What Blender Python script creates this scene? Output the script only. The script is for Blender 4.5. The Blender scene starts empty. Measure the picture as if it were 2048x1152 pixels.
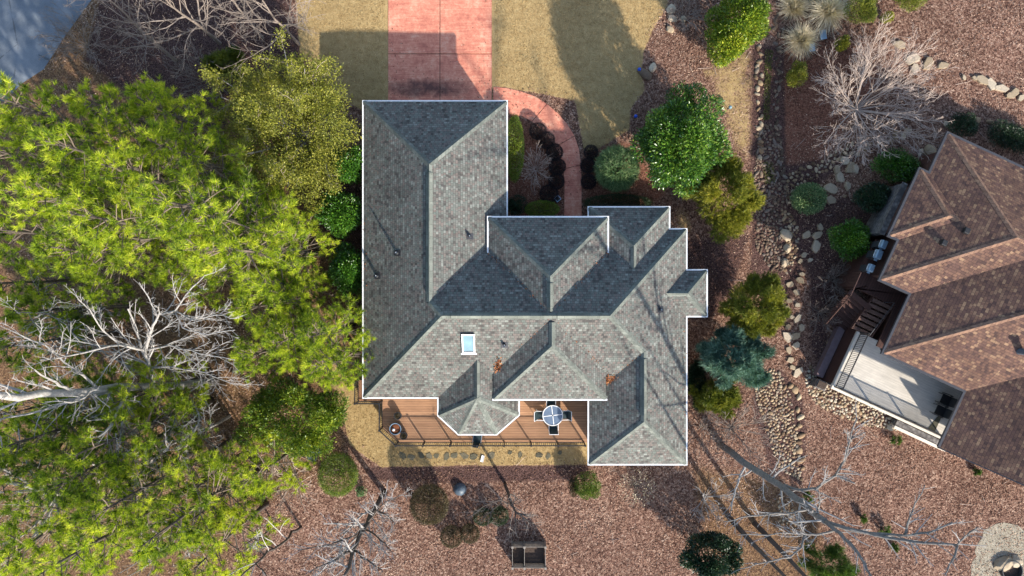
import bpy, math, random
import numpy as np
from mathutils import Vector

PI = math.pi
CAMZ, FPX = 41.0, 1365.33
scene = bpy.context.scene
COL = scene.collection

# ------------------------------------------------------------------ terrain and measuring
def sstep(a, b, t):
    t = np.clip((t - a) / (b - a), 0, 1)
    return t * t * (3 - 2 * t)

def terrain(x, y):
    return 1.6 * sstep(16.5, 22.0, x) * sstep(-1.5, 4.5, y)

def W(px, py, z=0.0):
    """survey point: photo pixel at a known height -> metres"""
    s = (CAMZ - z) / FPX
    return ((px - 1024) * s, (576 - py) * s, z)

def G(px, py, up=0.0):
    """survey point on the ground"""
    z = 0.0
    for _ in range(6):
        x, y, _z = W(px, py, z)
        z = float(terrain(x, y))
    return (x, y, z + up)

# ------------------------------------------------------------------ node helpers
def new_mat(name):
    m = bpy.data.materials.new(name)
    m.use_nodes = True
    nt = m.node_tree
    for n in list(nt.nodes):
        nt.nodes.remove(n)
    out = nt.nodes.new('ShaderNodeOutputMaterial')
    return m, nt, out

def N(nt, t, **kw):
    n = nt.nodes.new('ShaderNode' + t)
    for k, v in kw.items():
        if k.startswith('i_'):
            key = k[2:]
            key = int(key) if key.isdigit() else key.replace('_', ' ')
            n.inputs[key].default_value = v
        else:
            setattr(n, k, v)
    return n

def ramp(nt, stops, interp='LINEAR'):
    n = nt.nodes.new('ShaderNodeValToRGB')
    cr = n.color_ramp
    cr.interpolation = interp
    while len(cr.elements) < len(stops):
        cr.elements.new(0.5)
    for e, (p, c) in zip(cr.elements, stops):
        e.position = p
        e.color = (c[0], c[1], c[2], 1) if len(c) == 3 else c
    return n

def link(nt, a, b):
    nt.links.new(a, b)

def mixc(nt, fac, a, b, mode='MIX'):
    n = nt.nodes.new('ShaderNodeMix')
    n.data_type = 'RGBA'
    n.blend_type = mode
    for val, sock in ((fac, n.inputs[0]), (a, n.inputs[6]), (b, n.inputs[7])):
        if isinstance(val, (int, float)):
            sock.default_value = val
        elif isinstance(val, tuple):
            sock.default_value = (val[0], val[1], val[2], 1)
        else:
            nt.links.new(val, sock)
    return n.outputs[2]

def mth(nt, op, a, b=None, clamp=False):
    n = nt.nodes.new('ShaderNodeMath')
    n.operation = op
    n.use_clamp = clamp
    for val, sock in ((a, n.inputs[0]), (b, n.inputs[1])):
        if val is None:
            continue
        if isinstance(val, (int, float)):
            sock.default_value = val
        else:
            nt.links.new(val, sock)
    return n.outputs[0]

def finish(nt, out, col, rough=0.8, bump=None, bstr=0.3, bdist=0.02, spec=0.3, metal=0.0):
    p = N(nt, 'BsdfPrincipled')
    if isinstance(col, tuple):
        p.inputs['Base Color'].default_value = (col[0], col[1], col[2], 1)
    else:
        link(nt, col, p.inputs['Base Color'])
    p.inputs['Roughness'].default_value = rough
    p.inputs['Specular IOR Level'].default_value = spec
    p.inputs['Metallic'].default_value = metal
    if bump is not None:
        b = N(nt, 'Bump', i_Strength=bstr, i_Distance=bdist)
        link(nt, bump, b.inputs['Height'])
        link(nt, b.outputs[0], p.inputs['Normal'])
    link(nt, p.outputs[0], out.inputs[0])
    return p

def coords(nt, kind='Object'):
    return N(nt, 'TexCoord').outputs[kind]

def noise_fac(nt, vec, scale, detail=4, rough=0.6):
    n = N(nt, 'TexNoise', i_Scale=scale, i_Detail=detail, i_Roughness=rough)
    link(nt, vec, n.inputs['Vector'])
    return n.outputs['Fac']

def mat_plain(name, c, rough=0.6, var=0.25, scale=6.0, spec=0.3, metal=0.0):
    m, nt, out = new_mat(name)
    f = noise_fac(nt, coords(nt), scale)
    r = ramp(nt, [(0.25, tuple(v * (1 - var) for v in c)), (0.75, tuple(min(1, v * (1 + var)) for v in c))])
    link(nt, f, r.inputs[0])
    finish(nt, out, r.outputs[0], rough, f, 0.15, 0.01, spec, metal)
    return m

def mat_leaf(name, cols, rough=0.5, trans=0.3, spec=0.35, drift=.16):
    m, nt, out = new_mat(name)
    g = N(nt, 'NewGeometry')
    at = N(nt, 'Attribute', attribute_name='tint')
    v = mth(nt, 'ADD', mth(nt, 'MULTIPLY', g.outputs['Random Per Island'], 0.45), mth(nt, 'MULTIPLY', at.outputs['Fac'], 0.55))
    oi = N(nt, 'ObjectInfo')
    v = mth(nt, 'ADD', v, mth(nt, 'MULTIPLY', mth(nt, 'SUBTRACT', oi.outputs['Random'], .5), drift))
    n = len(cols)
    r = ramp(nt, [(0.12 + 0.76 * i / (n - 1), c) for i, c in enumerate(cols)])
    link(nt, v, r.inputs[0])
    p = N(nt, 'BsdfPrincipled', i_Roughness=rough)
    p.inputs['Specular IOR Level'].default_value = spec
    link(nt, r.outputs[0], p.inputs['Base Color'])
    t = N(nt, 'BsdfTranslucent')
    link(nt, mixc(nt, 0.5, r.outputs[0], mixc(nt, 1.0, r.outputs[0], (1.3, 1.35, 0.5), 'MULTIPLY')), t.inputs[0])
    ms = N(nt, 'MixShader')
    ms.inputs[0].default_value = trans
    link(nt, p.outputs[0], ms.inputs[1])
    link(nt, t.outputs[0], ms.inputs[2])
    link(nt, ms.outputs[0], out.inputs[0])
    return m

# ------------------------------------------------------------------ objects
def tag(o, label=None, cat=None, group=None, kind=None):
    if label: o['label'] = label
    if cat: o['category'] = cat
    if group: o['group'] = group
    if kind: o['kind'] = kind
    return o

def empty(name, loc=(0, 0, 0), rz=0.0, label=None, cat=None, group=None):
    o = bpy.data.objects.new(name, None)
    o.empty_display_size = 0.3
    COL.objects.link(o)
    o.location = loc
    o.rotation_euler = (0, 0, rz)
    return tag(o, label, cat, group)

def copy_tree(o, loc, rz=0.0, sc=1.0, label=None, group=None):
    c = o.copy(); COL.objects.link(c)
    c.location = loc; c.rotation_euler = (0, 0, rz)
    c.scale = (sc, sc, sc) if isinstance(sc, (int, float)) else sc
    if label: c['label'] = label
    if group: c['group'] = group
    for ch in list(o.children):
        d = ch.copy(); COL.objects.link(d); d.parent = c
        for g in list(ch.children):
            e = g.copy(); COL.objects.link(e); e.parent = d
    return c

class MB:
    def __init__(self):
        self.v = []; self.f = []; self.uv = []
    def add(self, vs, fs):
        b = len(self.v)
        self.v += [tuple(p) for p in vs]
        self.f += [tuple(b + i for i in f) for f in fs]
    def hexa(self, c):      # 8 corners: bottom ccw, top ccw
        self.add(c, [(3, 2, 1, 0), (4, 5, 6, 7), (0, 1, 5, 4), (1, 2, 6, 5), (2, 3, 7, 6), (3, 0, 4, 7)])
    def box(self, c, s, rz=0.0):
        ca, sa = math.cos(rz), math.sin(rz)
        out = []
        for z in (-.5, .5):
            for x, y in ((-.5, -.5), (.5, -.5), (.5, .5), (-.5, .5)):
                X, Y = x * s[0], y * s[1]
                out.append((c[0] + X * ca - Y * sa, c[1] + X * sa + Y * ca, c[2] + z * s[2]))
        self.hexa(out)
    def prism(self, poly, z0, z1, cap=True):
        n = len(poly)
        vs = [(p[0], p[1], z0) for p in poly] + [(p[0], p[1], z1) for p in poly]
        fs = [(i, (i + 1) % n, n + (i + 1) % n, n + i) for i in range(n)]
        if cap:
            fs += [tuple(range(n, 2 * n)), tuple(range(n - 1, -1, -1))]
        self.add(vs, fs)
    def tube(self, pts, rad, n=6, cap=True):
        P = [Vector(p) for p in pts]
        if not hasattr(rad, '__len__'): rad = [rad] * len(P)
        d = (P[-1] - P[0])
        ref = Vector((0, 0, 1)) if abs(d.z) < 0.8 * d.length else Vector((1, 0, 0))
        vs = []
        for i, p in enumerate(P):
            t = (P[min(i + 1, len(P) - 1)] - P[max(i - 1, 0)])
            if t.length < 1e-9: t = Vector((0, 0, 1))
            t.normalize()
            a = t.cross(ref)
            if a.length < 1e-4: a = t.orthogonal()
            a.normalize(); b = t.cross(a)
            for k in range(n):
                w = 2 * PI * k / n
                vs.append(p + a * (rad[i] * math.cos(w)) + b * (rad[i] * math.sin(w)))
        fs = []
        for i in range(len(P) - 1):
            for k in range(n):
                k2 = (k + 1) % n
                fs.append((i * n + k, i * n + k2, (i + 1) * n + k2, (i + 1) * n + k))
        if cap:
            m = (len(P) - 1) * n
            fs += [tuple(range(n - 1, -1, -1)), tuple(range(m, m + n))]
        self.add(vs, fs)
    def lathe(self, prof, c=(0, 0, 0), n=20):
        vs = []
        for r, z in prof:
            for k in range(n):
                w = 2 * PI * k / n
                vs.append((c[0] + r * math.cos(w), c[1] + r * math.sin(w), c[2] + z))
        fs = []
        for i in range(len(prof) - 1):
            for k in range(n):
                k2 = (k + 1) % n
                fs.append((i * n + k, i * n + k2, (i + 1) * n + k2, (i + 1) * n + k))
        if prof[0][0] > 1e-6: fs.append(tuple(range(n - 1, -1, -1)))
        m = (len(prof) - 1) * n
        if prof[-1][0] > 1e-6: fs.append(tuple(range(m, m + n)))
        self.add(vs, fs)
    def ring(self, c, R, r, n=28, m=6):
        vs = []; fs = []
        for i in range(n):
            a = 2 * PI * i / n
            for k in range(m):
                b = 2 * PI * k / m
                q = R + r * math.cos(b)
                vs.append((c[0] + q * math.cos(a), c[1] + q * math.sin(a), c[2] + r * math.sin(b)))
        for i in range(n):
            for k in range(m):
                i2, k2 = (i + 1) % n, (k + 1) % m
                fs.append((i * m + k, i2 * m + k, i2 * m + k2, i * m + k2))
        self.add(vs, fs)
    def sweep(self, line, w0, w1, z0, z1, closed=False):
        """rectangular profile from offset w0 to w1 (right-hand side of the line) with mitred corners"""
        n = len(line)
        P = [Vector((p[0], p[1])) for p in line]
        zz = [p[2] if len(p) > 2 else 0.0 for p in line]
        off = []
        for i in range(n):
            def dirn(a, b):
                d = P[b] - P[a]; d.normalize(); return d
            if closed or 0 < i < n - 1:
                d0, d1 = dirn((i - 1) % n, i), dirn(i, (i + 1) % n)
            elif i == 0:
                d0 = d1 = dirn(0, 1)
            else:
                d0 = d1 = dirn(n - 2, n - 1)
            n0, n1 = Vector((d0.y, -d0.x)), Vector((d1.y, -d1.x))
            m = n0 + n1; m.normalize()
            off.append(m / max(0.3, m.dot(n0)))
        vs = []
        for i in range(n):
            for w, z in ((w0, z0), (w1, z0), (w1, z1), (w0, z1)):
                q = P[i] + off[i] * w
                vs.append((q.x, q.y, zz[i] + z))
        fs = []
        for i in range(n if closed else n - 1):
            j = (i + 1) % n
            for k in range(4):
                k2 = (k + 1) % 4
                fs.append((i * 4 + k, j * 4 + k, j * 4 + k2, i * 4 + k2))
        if not closed:
            fs += [(3, 2, 1, 0), tuple(4 * (n - 1) + k for k in range(4))]
        self.add(vs, fs)
    def build(self, name, mat, parent=None, uv=False, smooth=False, bevel=0.0):
        me = bpy.data.meshes.new(name)
        me.from_pydata(self.v, [], self.f)
        me.update()
        if uv:
            roof_uv(me)
        if smooth:
            for p in me.polygons: p.use_smooth = True
        o = bpy.data.objects.new(name, me)
        COL.objects.link(o)
        if mat: me.materials.append(mat)
        if parent: o.parent = parent
        if bevel:
            b = o.modifiers.new('bevel', 'BEVEL'); b.width = bevel; b.segments = 2; b.limit_method = 'ANGLE'
        return o

def roof_uv(me):
    uvl = me.uv_layers.new(name='UVMap')
    for p in me.polygons:
        n = p.normal
        u = Vector((0, 0, 1)).cross(n)
        if u.length < 1e-3: u = Vector((1, 0, 0))
        u.normalize(); v = n.cross(u)
        for li in p.loop_indices:
            co = me.vertices[me.loops[li].vertex_index].co
            uvl.data[li].uv = (co.dot(u) + 50.0, co.dot(v) + 50.0)

def np_mesh(name, verts, nper, faces_per, mat, parent=None, tint=None):
    """many equal little islands: verts (N*nper,3); faces_per = list of index tuples of one island"""
    n = len(verts) // nper
    base = (np.arange(n) * nper)[:, None]
    loops = []; starts = []; totals = []
    me = bpy.data.meshes.new(name)
    me.vertices.add(len(verts))
    me.vertices.foreach_set('co', np.asarray(verts, dtype=np.float32).ravel())
    pat = np.concatenate([np.array(f) for f in faces_per])
    tot = np.array([len(f) for f in faces_per])
    L = (base + pat[None, :]).ravel()
    me.loops.add(len(L)); me.polygons.add(n * len(tot))
    me.loops.foreach_set('vertex_index', L.astype(np.int32))
    T = np.tile(tot, n)
    S = np.concatenate([[0], np.cumsum(T)[:-1]])
    me.polygons.foreach_set('loop_start', S.astype(np.int32))
    me.polygons.foreach_set('loop_total', T.astype(np.int32))
    if tint is not None:
        a = me.attributes.new('tint', 'FLOAT', 'POINT')
        a.data.foreach_set('value', np.repeat(np.asarray(tint, dtype=np.float32), nper))
    me.update(calc_edges=True)
    o = bpy.data.objects.new(name, me)
    COL.objects.link(o)
    me.materials.append(mat)
    if parent: o.parent = parent
    return o

def unit(v):
    return v / np.maximum(np.linalg.norm(v, axis=-1, keepdims=True), 1e-9)
# ------------------------------------------------------------------ materials
def mat_shingle(name, cols, dark, bw=0.26, bh=0.145, cap=False, warm=None):
    m, nt, out = new_mat(name)
    uv = N(nt, 'UVMap').outputs[0]
    def brick(w, h, off, mort):
        b = N(nt, 'TexBrick', offset=off, offset_frequency=2)
        b.inputs['Scale'].default_value = 1.0
        b.inputs['Brick Width'].default_value = w
        b.inputs['Row Height'].default_value = h
        b.inputs['Mortar Size'].default_value = mort
        b.inputs['Mortar Smooth'].default_value = 0.3
        b.inputs['Color1'].default_value = (0, 0, 0, 1)
        b.inputs['Color2'].default_value = (1, 1, 1, 1)
        b.inputs['Mortar'].default_value = (0.5, 0.5, 0.5, 1)
        return b
    b1, b2 = brick(bw, bh, 0.37, 0.007), brick(bw * 0.63, bh, 0.61, 0.0)
    wob = N(nt, 'TexNoise', i_Scale=1.7, i_Detail=2.0)
    link(nt, uv, wob.inputs['Vector'])
    vec = N(nt, 'VectorMath', operation='MULTIPLY_ADD')
    link(nt, wob.outputs['Color'], vec.inputs[0]); vec.inputs[1].default_value = (0.12, 0.012, 0); link(nt, uv, vec.inputs[2])
    for b in (b1, b2): link(nt, vec.outputs[0], b.inputs['Vector'])
    t = mth(nt, 'ADD', mth(nt, 'MULTIPLY', b1.outputs['Color'], 0.55), mth(nt, 'MULTIPLY', b2.outputs['Color'], 0.45))
    n = len(cols)
    r = ramp(nt, [(0.14 + 0.72 * i / (n - 1), c) for i, c in enumerate(cols)], 'LINEAR')
    link(nt, t, r.inputs[0])
    grit = noise_fac(nt, uv, 45.0, 3)
    big = noise_fac(nt, uv, 0.45, 5, 0.7)
    c = mixc(nt, 1.0, r.outputs[0], ramp_gray(nt, grit, 0.72, 1.25), 'MULTIPLY')
    c = mixc(nt, 1.0, c, ramp_gray(nt, big, 0.78, 1.2), 'MULTIPLY')
    sm = N(nt, 'Mapping'); sm.inputs['Scale'].default_value = (2.2, .22, 1.0); link(nt, uv, sm.inputs[0])
    c = mixc(nt, 1.0, c, ramp_gray(nt, noise_fac(nt, sm.outputs[0], 1.0, 5, .7), 0.82, 1.13), 'MULTIPLY')
    c = mixc(nt, b1.outputs['Fac'], c, dark)
    sep = N(nt, 'SeparateXYZ'); link(nt, vec.outputs[0], sep.inputs[0])
    saw = mth(nt, 'FRACT', mth(nt, 'DIVIDE', sep.outputs[1], bh))
    h = mth(nt, 'ADD', mth(nt, 'MULTIPLY', saw, -1.0), mth(nt, 'MULTIPLY', b2.outputs['Color'], 0.45))
    finish(nt, out, c, 0.9, h, 0.55, 0.018, 0.15)
    return m

def ramp_gray(nt, fac, lo, hi):
    n = N(nt, 'MapRange')
    link(nt, fac, n.inputs[0])
    n.inputs[1].default_value = 0.25; n.inputs[2].default_value = 0.75
    n.inputs[3].default_value = lo; n.inputs[4].default_value = hi
    return n.outputs[0]

M = {}
def make_materials():
    M['shingle'] = mat_shingle('weathered_grey_shingle', [(.070, .066, .061), (.106, .097, .088), (.110, .119, .105), (.153, .125, .112), (.120, .136, .120), (.152, .150, .134), (.192, .200, .178)], (.03, .03, .03), 0.21, 0.145)
    M['cap'] = mat_shingle('ridge_cap_shingle', [(.11, .12, .105), (.14, .152, .132), (.175, .186, .162)], (.06, .064, .056), 0.6, 0.2)
    M['shingle_brown'] = mat_shingle('brown_blend_shingle', [(.07, .042, .036), (.115, .065, .048), (.102, .057, .047), (.165, .092, .062), (.135, .078, .057), (.25, .155, .095)], (.03, .02, .02), 0.25, 0.145)
    M['cap_brown'] = mat_shingle('brown_ridge_cap', [(.16, .09, .06), (.22, .13, .09), (.27, .16, .10)], (.05, .03, .025), 0.22, 0.5)
    M['white'] = mat_plain('white_painted_metal', (.72, .72, .71), .4, .12)
    M['siding'] = mat_plain('cream_siding', (.52, .49, .43), .7, .08)
    M['soffit'] = mat_plain('white_soffit', (.7, .7, .68), .7, .05)
    M['glass_dark'] = mat_plain('dark_window_glass', (.03, .04, .05), .08, .2, spec=.6)
    M['black'] = mat_plain('black_metal', (.02, .02, .021), .45, .2)
    M['gutter_dark'] = mat_plain('dark_bronze_gutter', (.045, .045, .05), .4, .2)
    M['brown_wood'] = mat_plain('dark_brown_stained_wood', (.075, .036, .027), .65, .35, 9)
    M['tread'] = mat_plain('worn_brown_treads', (.15, .085, .062), .65, .35, 9)
    M['mauve_wood'] = mat_plain('faded_purple_brown_board', (.17, .115, .115), .7, .2, 5)
    M['steel'] = mat_plain('stainless_steel', (.24, .34, .43), .38, .15, metal=.4)
    M['charcoal'] = mat_plain('charcoal_plastic', (.03, .033, .036), .55, .3)
    M['sling'] = mat_plain('dark_blue_green_sling', (.022, .04, .045), .7, .2)
    M['dome'] = mat_plain('blue_grey_plastic', (.075, .10, .125), .45, .3, 4)
    M['stonewall'] = mat_ledgestone()
    M['cream'] = mat_plain('cream_trim', (.62, .56, .47), .6, .08)
    M['bark_grey'] = mat_bark('pale_grey_bark', (.40, .37, .34), (.17, .155, .14))
    M['bark_dark'] = mat_bark('dark_furrowed_bark', (.11, .09, .078), (.035, .029, .025))
    M['twig_tan'] = mat_bark('tan_twigs', (.50, .40, .335), (.24, .185, .15))
    M['twig_grey'] = mat_bark('grey_brown_twigs', (.27, .22, .185), (.11, .09, .078))
    M['pine_limb'] = mat_bark('brown_pine_limbs', (.20, .155, .12), (.08, .06, .045))
    M['bark_mid'] = mat_bark('dark_grey_bark', (.20, .185, .17), (.075, .068, .062))
    M['bark_ash'] = mat_bark('mottled_ash_grey_bark', (.38, .36, .34), (.13, .12, .11))
    M['twig_white'] = mat_bark('silvery_twigs', (.37, .35, .335), (.17, .16, .15))
    M['stem'] = mat_bark('shrub_stems', (.13, .10, .075), (.05, .04, .03))
    L = mat_leaf
    M['needle'] = L('pine_needles', [(.035, .075, .016), (.11, .175, .02), (.27, .38, .024), (.47, .55, .034), (.70, .70, .08)], .5, .48)
    M['holly'] = L('glossy_holly_leaves', [(.014, .05, .006), (.035, .11, .010), (.075, .19, .016), (.17, .30, .025)], .33, .2, .5)
    M['holly_y'] = L('yellow_green_holly_leaves', [(.035, .07, .008), (.09, .16, .012), (.20, .27, .018), (.40, .40, .03)], .4, .25, .4)
    M['magnolia'] = L('magnolia_leaves', [(.011, .045, .008), (.032, .10, .012), (.085, .18, .02), (.21, .31, .04)], .28, .2, .5)
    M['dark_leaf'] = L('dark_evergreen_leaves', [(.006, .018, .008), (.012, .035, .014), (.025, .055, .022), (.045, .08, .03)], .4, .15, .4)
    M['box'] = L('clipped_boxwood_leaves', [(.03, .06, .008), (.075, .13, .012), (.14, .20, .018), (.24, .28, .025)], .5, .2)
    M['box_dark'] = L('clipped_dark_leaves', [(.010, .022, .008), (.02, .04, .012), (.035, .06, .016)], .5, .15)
    M['globe'] = L('grey_green_fine_leaves', [(.03, .08, .028), (.075, .15, .055), (.15, .24, .09), (.34, .42, .19)], .5, .2)
    M['bronze'] = L('bronze_brown_leaves', [(.025, .018, .010), (.05, .036, .016), (.085, .065, .025), (.12, .10, .035)], .55, .15)
    M['purple'] = L('near_black_purple_leaves', [(.008, .005, .006), (.018, .010, .012), (.035, .02, .02)], .5, .1)
    M['gold'] = L('golden_cypress_sprays', [(.05, .07, .010), (.125, .145, .016), (.25, .25, .025), (.43, .37, .04)], .5, .25)
    M['juniper'] = L('olive_juniper_sprays', [(.035, .06, .010), (.09, .12, .014), (.17, .19, .02), (.28, .26, .03)], .5, .2)
    M['cedar'] = L('blue_green_cedar_sprays', [(.02, .06, .042), (.06, .13, .09), (.12, .22, .16), (.26, .38, .29)], .5, .2)
    M['olive'] = L('small_olive_leaves', [(.07, .085, .012), (.16, .175, .02), (.29, .285, .035), (.46, .43, .085)], .5, .3)
    M['sprout'] = L('young_pine_needles', [(.03, .07, .010), (.07, .13, .016), (.13, .19, .03)], .5, .3)
    M['straw_blade'] = L('pale_straw_blades', [(.40, .33, .22), (.58, .50, .36), (.70, .63, .50)], .7, .3)
    M['bud'] = L('pale_flower_buds', [(.45, .38, .25), (.62, .55, .40)], .6, .2)
    M['fallen'] = L('fallen_orange_leaves', [(.16, .05, .02), (.28, .095, .03), (.36, .16, .06)], .7, .2)
    M['litter'] = L('dry_leaf_litter', [(.042, .020, .014), (.125, .062, .042), (.225, .125, .086), (.36, .225, .16), (.58, .42, .31)], .8, .15, .1)
    M['thatch'] = L('dormant_grass_blades', [(.15, .095, .04), (.36, .255, .115), (.58, .44, .22)], .8, .2, .1)
    M['deck'] = mat_boards('warm_brown_deck_boards', (.36, .198, .108), (.295, .157, .084), (.13, .067, .037), 1)
    M['deck_v'] = mat_boards('brown_deck_boards_lengthwise', (.29, .15, .08), (.235, .12, .062), (.10, .05, .027), 0)
    M['deck_dark'] = mat_boards('dark_stained_deck_boards', (.075, .034, .026), (.055, .026, .02), (.015, .008, .006), 0)
    M['deck_grey'] = mat_boards('pale_grey_deck_boards', (.52, .475, .405), (.485, .44, .375), (.41, .37, .315), 1)
    M['concrete_red'] = mat_red_concrete()
    M['asphalt'] = mat_asphalt()
    M['ground'] = mat_ground()
    M['stone'] = mat_stone('river_stone', [(.12, .075, .045), (.235, .155, .09), (.33, .24, .145), (.42, .33, .22), (.21, .17, .13)])
    M['stone_dark'] = mat_stone('dark_creek_stone', [(.06, .042, .03), (.12, .082, .057), (.20, .145, .10), (.15, .12, .10)])
    M['stone_tan'] = mat_stone('tan_river_rock', [(.22, .165, .10), (.36, .28, .18), (.46, .38, .26), (.54, .47, .35), (.31, .26, .20)])
    M['stone_pale'] = mat_stone('pale_flagstone', [(.27, .205, .13), (.36, .285, .195), (.43, .355, .26)])
    M['slate'] = mat_stone('mossy_slate', [(.07, .065, .045), (.10, .093, .062), (.135, .12, .08)])
    M['gravel'] = mat_gravel()
    M['soil'] = mat_plain('dark_soil', (.06, .042, .032), .95, .5, 14)
    M['table_glass'] = mat_plain('blue_tinted_table_glass', (.12, .16, .22), .12, .2, 3, spec=.6)
    M['skyglass'] = mat_plain('pale_blue_skylight_pane', (.15, .245, .285), .4, .2, 1.5, spec=.3)
    M['compost'] = mat_plain('weathered_grey_timber', (.22, .19, .16), .85, .3, 12)
    M['moss'] = L('mossy_grass_blades', [(.07, .085, .02), (.12, .14, .03), (.20, .20, .06)], .7, .2)

def mat_bark(name, a, b):
    m, nt, out = new_mat(name)
    v = coords(nt)
    f = noise_fac(nt, v, 9.0, 5, 0.7)
    g = noise_fac(nt, v, 1.3, 2)
    r = ramp(nt, [(0.3, b), (0.62, a)])
    link(nt, mth(nt, 'ADD', mth(nt, 'MULTIPLY', f, 0.7), mth(nt, 'MULTIPLY', g, 0.3)), r.inputs[0])
    finish(nt, out, r.outputs[0], 0.85, f, 0.5, 0.02, 0.15)
    return m

def mat_boards(name, a, b, gap, axis, w=0.145):
    m, nt, out = new_mat(name)
    v = coords(nt)
    s = N(nt, 'SeparateXYZ'); link(nt, v, s.inputs[0])
    across = s.outputs[axis]; along = s.outputs[1 - axis]
    t = mth(nt, 'DIVIDE', across, w)
    idx = mth(nt, 'FLOOR', t); fr = mth(nt, 'FRACT', t)
    wn = N(nt, 'TexWhiteNoise', noise_dimensions='1D'); link(nt, idx, wn.inputs['W'])
    cmb = N(nt, 'CombineXYZ'); link(nt, mth(nt, 'MULTIPLY', along, 0.8), cmb.inputs[0]); link(nt, mth(nt, 'MULTIPLY', across, 14), cmb.inputs[1]); link(nt, idx, cmb.inputs[2])
    gr = noise_fac(nt, cmb.outputs[0], 2.0, 4)
    c = mixc(nt, wn.outputs['Value'], a, b)
    c = mixc(nt, 1.0, c, ramp_gray(nt, gr, .8, 1.2), 'MULTIPLY')
    blot = noise_fac(nt, v, 0.9, 4)
    c = mixc(nt, 1.0, c, ramp_gray(nt, blot, .82, 1.15), 'MULTIPLY')
    g = mth(nt, 'LESS_THAN', fr, 0.11)
    c = mixc(nt, g, c, gap)
    finish(nt, out, c, 0.7, mth(nt, 'SUBTRACT', 1.0, g), 0.5, 0.01, 0.25)
    return m

def mat_red_concrete():
    m, nt, out = new_mat('red_stained_concrete')
    v = coords(nt)
    f1 = noise_fac(nt, v, 0.9, 6, 0.7); f2 = noise_fac(nt, v, 14.0, 4, 0.7)
    mp = N(nt, 'Mapping'); mp.inputs['Scale'].default_value = (0.5, 9.0, 1.0); link(nt, v, mp.inputs[0])
    f3 = noise_fac(nt, mp.outputs[0], 1.6, 4)
    f4 = noise_fac(nt, v, 3.2, 6, .75)
    t = mth(nt, 'ADD', mth(nt, 'MULTIPLY', f1, .34), mth(nt, 'ADD', mth(nt, 'MULTIPLY', f2, .18), mth(nt, 'ADD', mth(nt, 'MULTIPLY', f3, .2), mth(nt, 'MULTIPLY', f4, .28))))
    r = ramp(nt, [(0.36, (.25, .085, .065)), (0.46, (.47, .165, .11)), (0.53, (.58, .24, .155)), (0.63, (.66, .40, .28))])
    link(nt, t, r.inputs[0])
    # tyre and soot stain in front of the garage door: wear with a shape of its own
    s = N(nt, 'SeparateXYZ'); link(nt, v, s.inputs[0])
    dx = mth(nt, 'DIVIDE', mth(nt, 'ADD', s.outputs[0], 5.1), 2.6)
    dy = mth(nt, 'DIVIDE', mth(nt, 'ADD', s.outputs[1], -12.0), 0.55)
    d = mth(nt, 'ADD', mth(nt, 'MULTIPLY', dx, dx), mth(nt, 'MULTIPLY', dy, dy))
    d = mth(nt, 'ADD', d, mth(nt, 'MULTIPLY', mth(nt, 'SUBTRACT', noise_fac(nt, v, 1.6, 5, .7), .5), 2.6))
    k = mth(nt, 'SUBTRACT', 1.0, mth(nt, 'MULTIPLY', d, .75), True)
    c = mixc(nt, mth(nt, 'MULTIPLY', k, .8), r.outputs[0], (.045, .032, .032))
    finish(nt, out, c, 0.85, f2, 0.25, 0.01, 0.2)
    return m

def mat_asphalt():
    m, nt, out = new_mat('weathered_asphalt')
    v = coords(nt)
    f = noise_fac(nt, v, 0.6, 5, .65); g = noise_fac(nt, v, 30, 3)
    r = ramp(nt, [(0.34, (.09, .105, .12)), (0.66, (.20, .222, .245))])
    link(nt, mth(nt, 'ADD', mth(nt, 'MULTIPLY', f, .55), mth(nt, 'MULTIPLY', g, .45)), r.inputs[0])
    cr = N(nt, 'TexVoronoi', feature='DISTANCE_TO_EDGE', i_Scale=.13); link(nt, v, cr.inputs['Vector'])
    ck = mth(nt, 'LESS_THAN', mth(nt, 'ADD', cr.outputs['Distance'], mth(nt, 'MULTIPLY', f, .05)), .027)
    finish(nt, out, mixc(nt, mth(nt, 'MULTIPLY', ck, .6), r.outputs[0], (.05, .055, .06)), 0.9, g, .4, .01, .2)
    return m

def mat_gravel():
    m, nt, out = new_mat('pale_crushed_gravel')
    v = coords(nt)
    vo = N(nt, 'TexVoronoi', i_Scale=26.0); link(nt, v, vo.inputs['Vector'])
    s = N(nt, 'SeparateColor'); link(nt, vo.outputs['Color'], s.inputs[0])
    r = ramp(nt, [(0.0, (.19, .155, .11)), (0.5, (.29, .25, .18)), (1.0, (.38, .34, .27))])
    link(nt, s.outputs[0], r.inputs[0])
    c = mixc(nt, 1.0, r.outputs[0], ramp_gray(nt, noise_fac(nt, v, 1.5, 4), .75, 1.15), 'MULTIPLY')
    finish(nt, out, c, .9, vo.outputs['Distance'], .6, .02, .2)
    return m

def mat_stone(name, cols):
    m, nt, out = new_mat(name)
    oi = N(nt, 'ObjectInfo'); g = N(nt, 'NewGeometry')
    t = mth(nt, 'FRACT', mth(nt, 'ADD', oi.outputs['Random'], g.outputs['Random Per Island']))
    n = len(cols)
    r = ramp(nt, [(0.05 + .9 * i / (n - 1), c) for i, c in enumerate(cols)])
    link(nt, t, r.inputs[0])
    v = N(nt, 'NewGeometry').outputs['Position']
    f = noise_fac(nt, v, 11.0, 5, .7)
    c = mixc(nt, 1.0, r.outputs[0], ramp_gray(nt, f, .7, 1.2), 'MULTIPLY')
    finish(nt, out, c, .85, f, .35, .02, .2)
    return m

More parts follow.
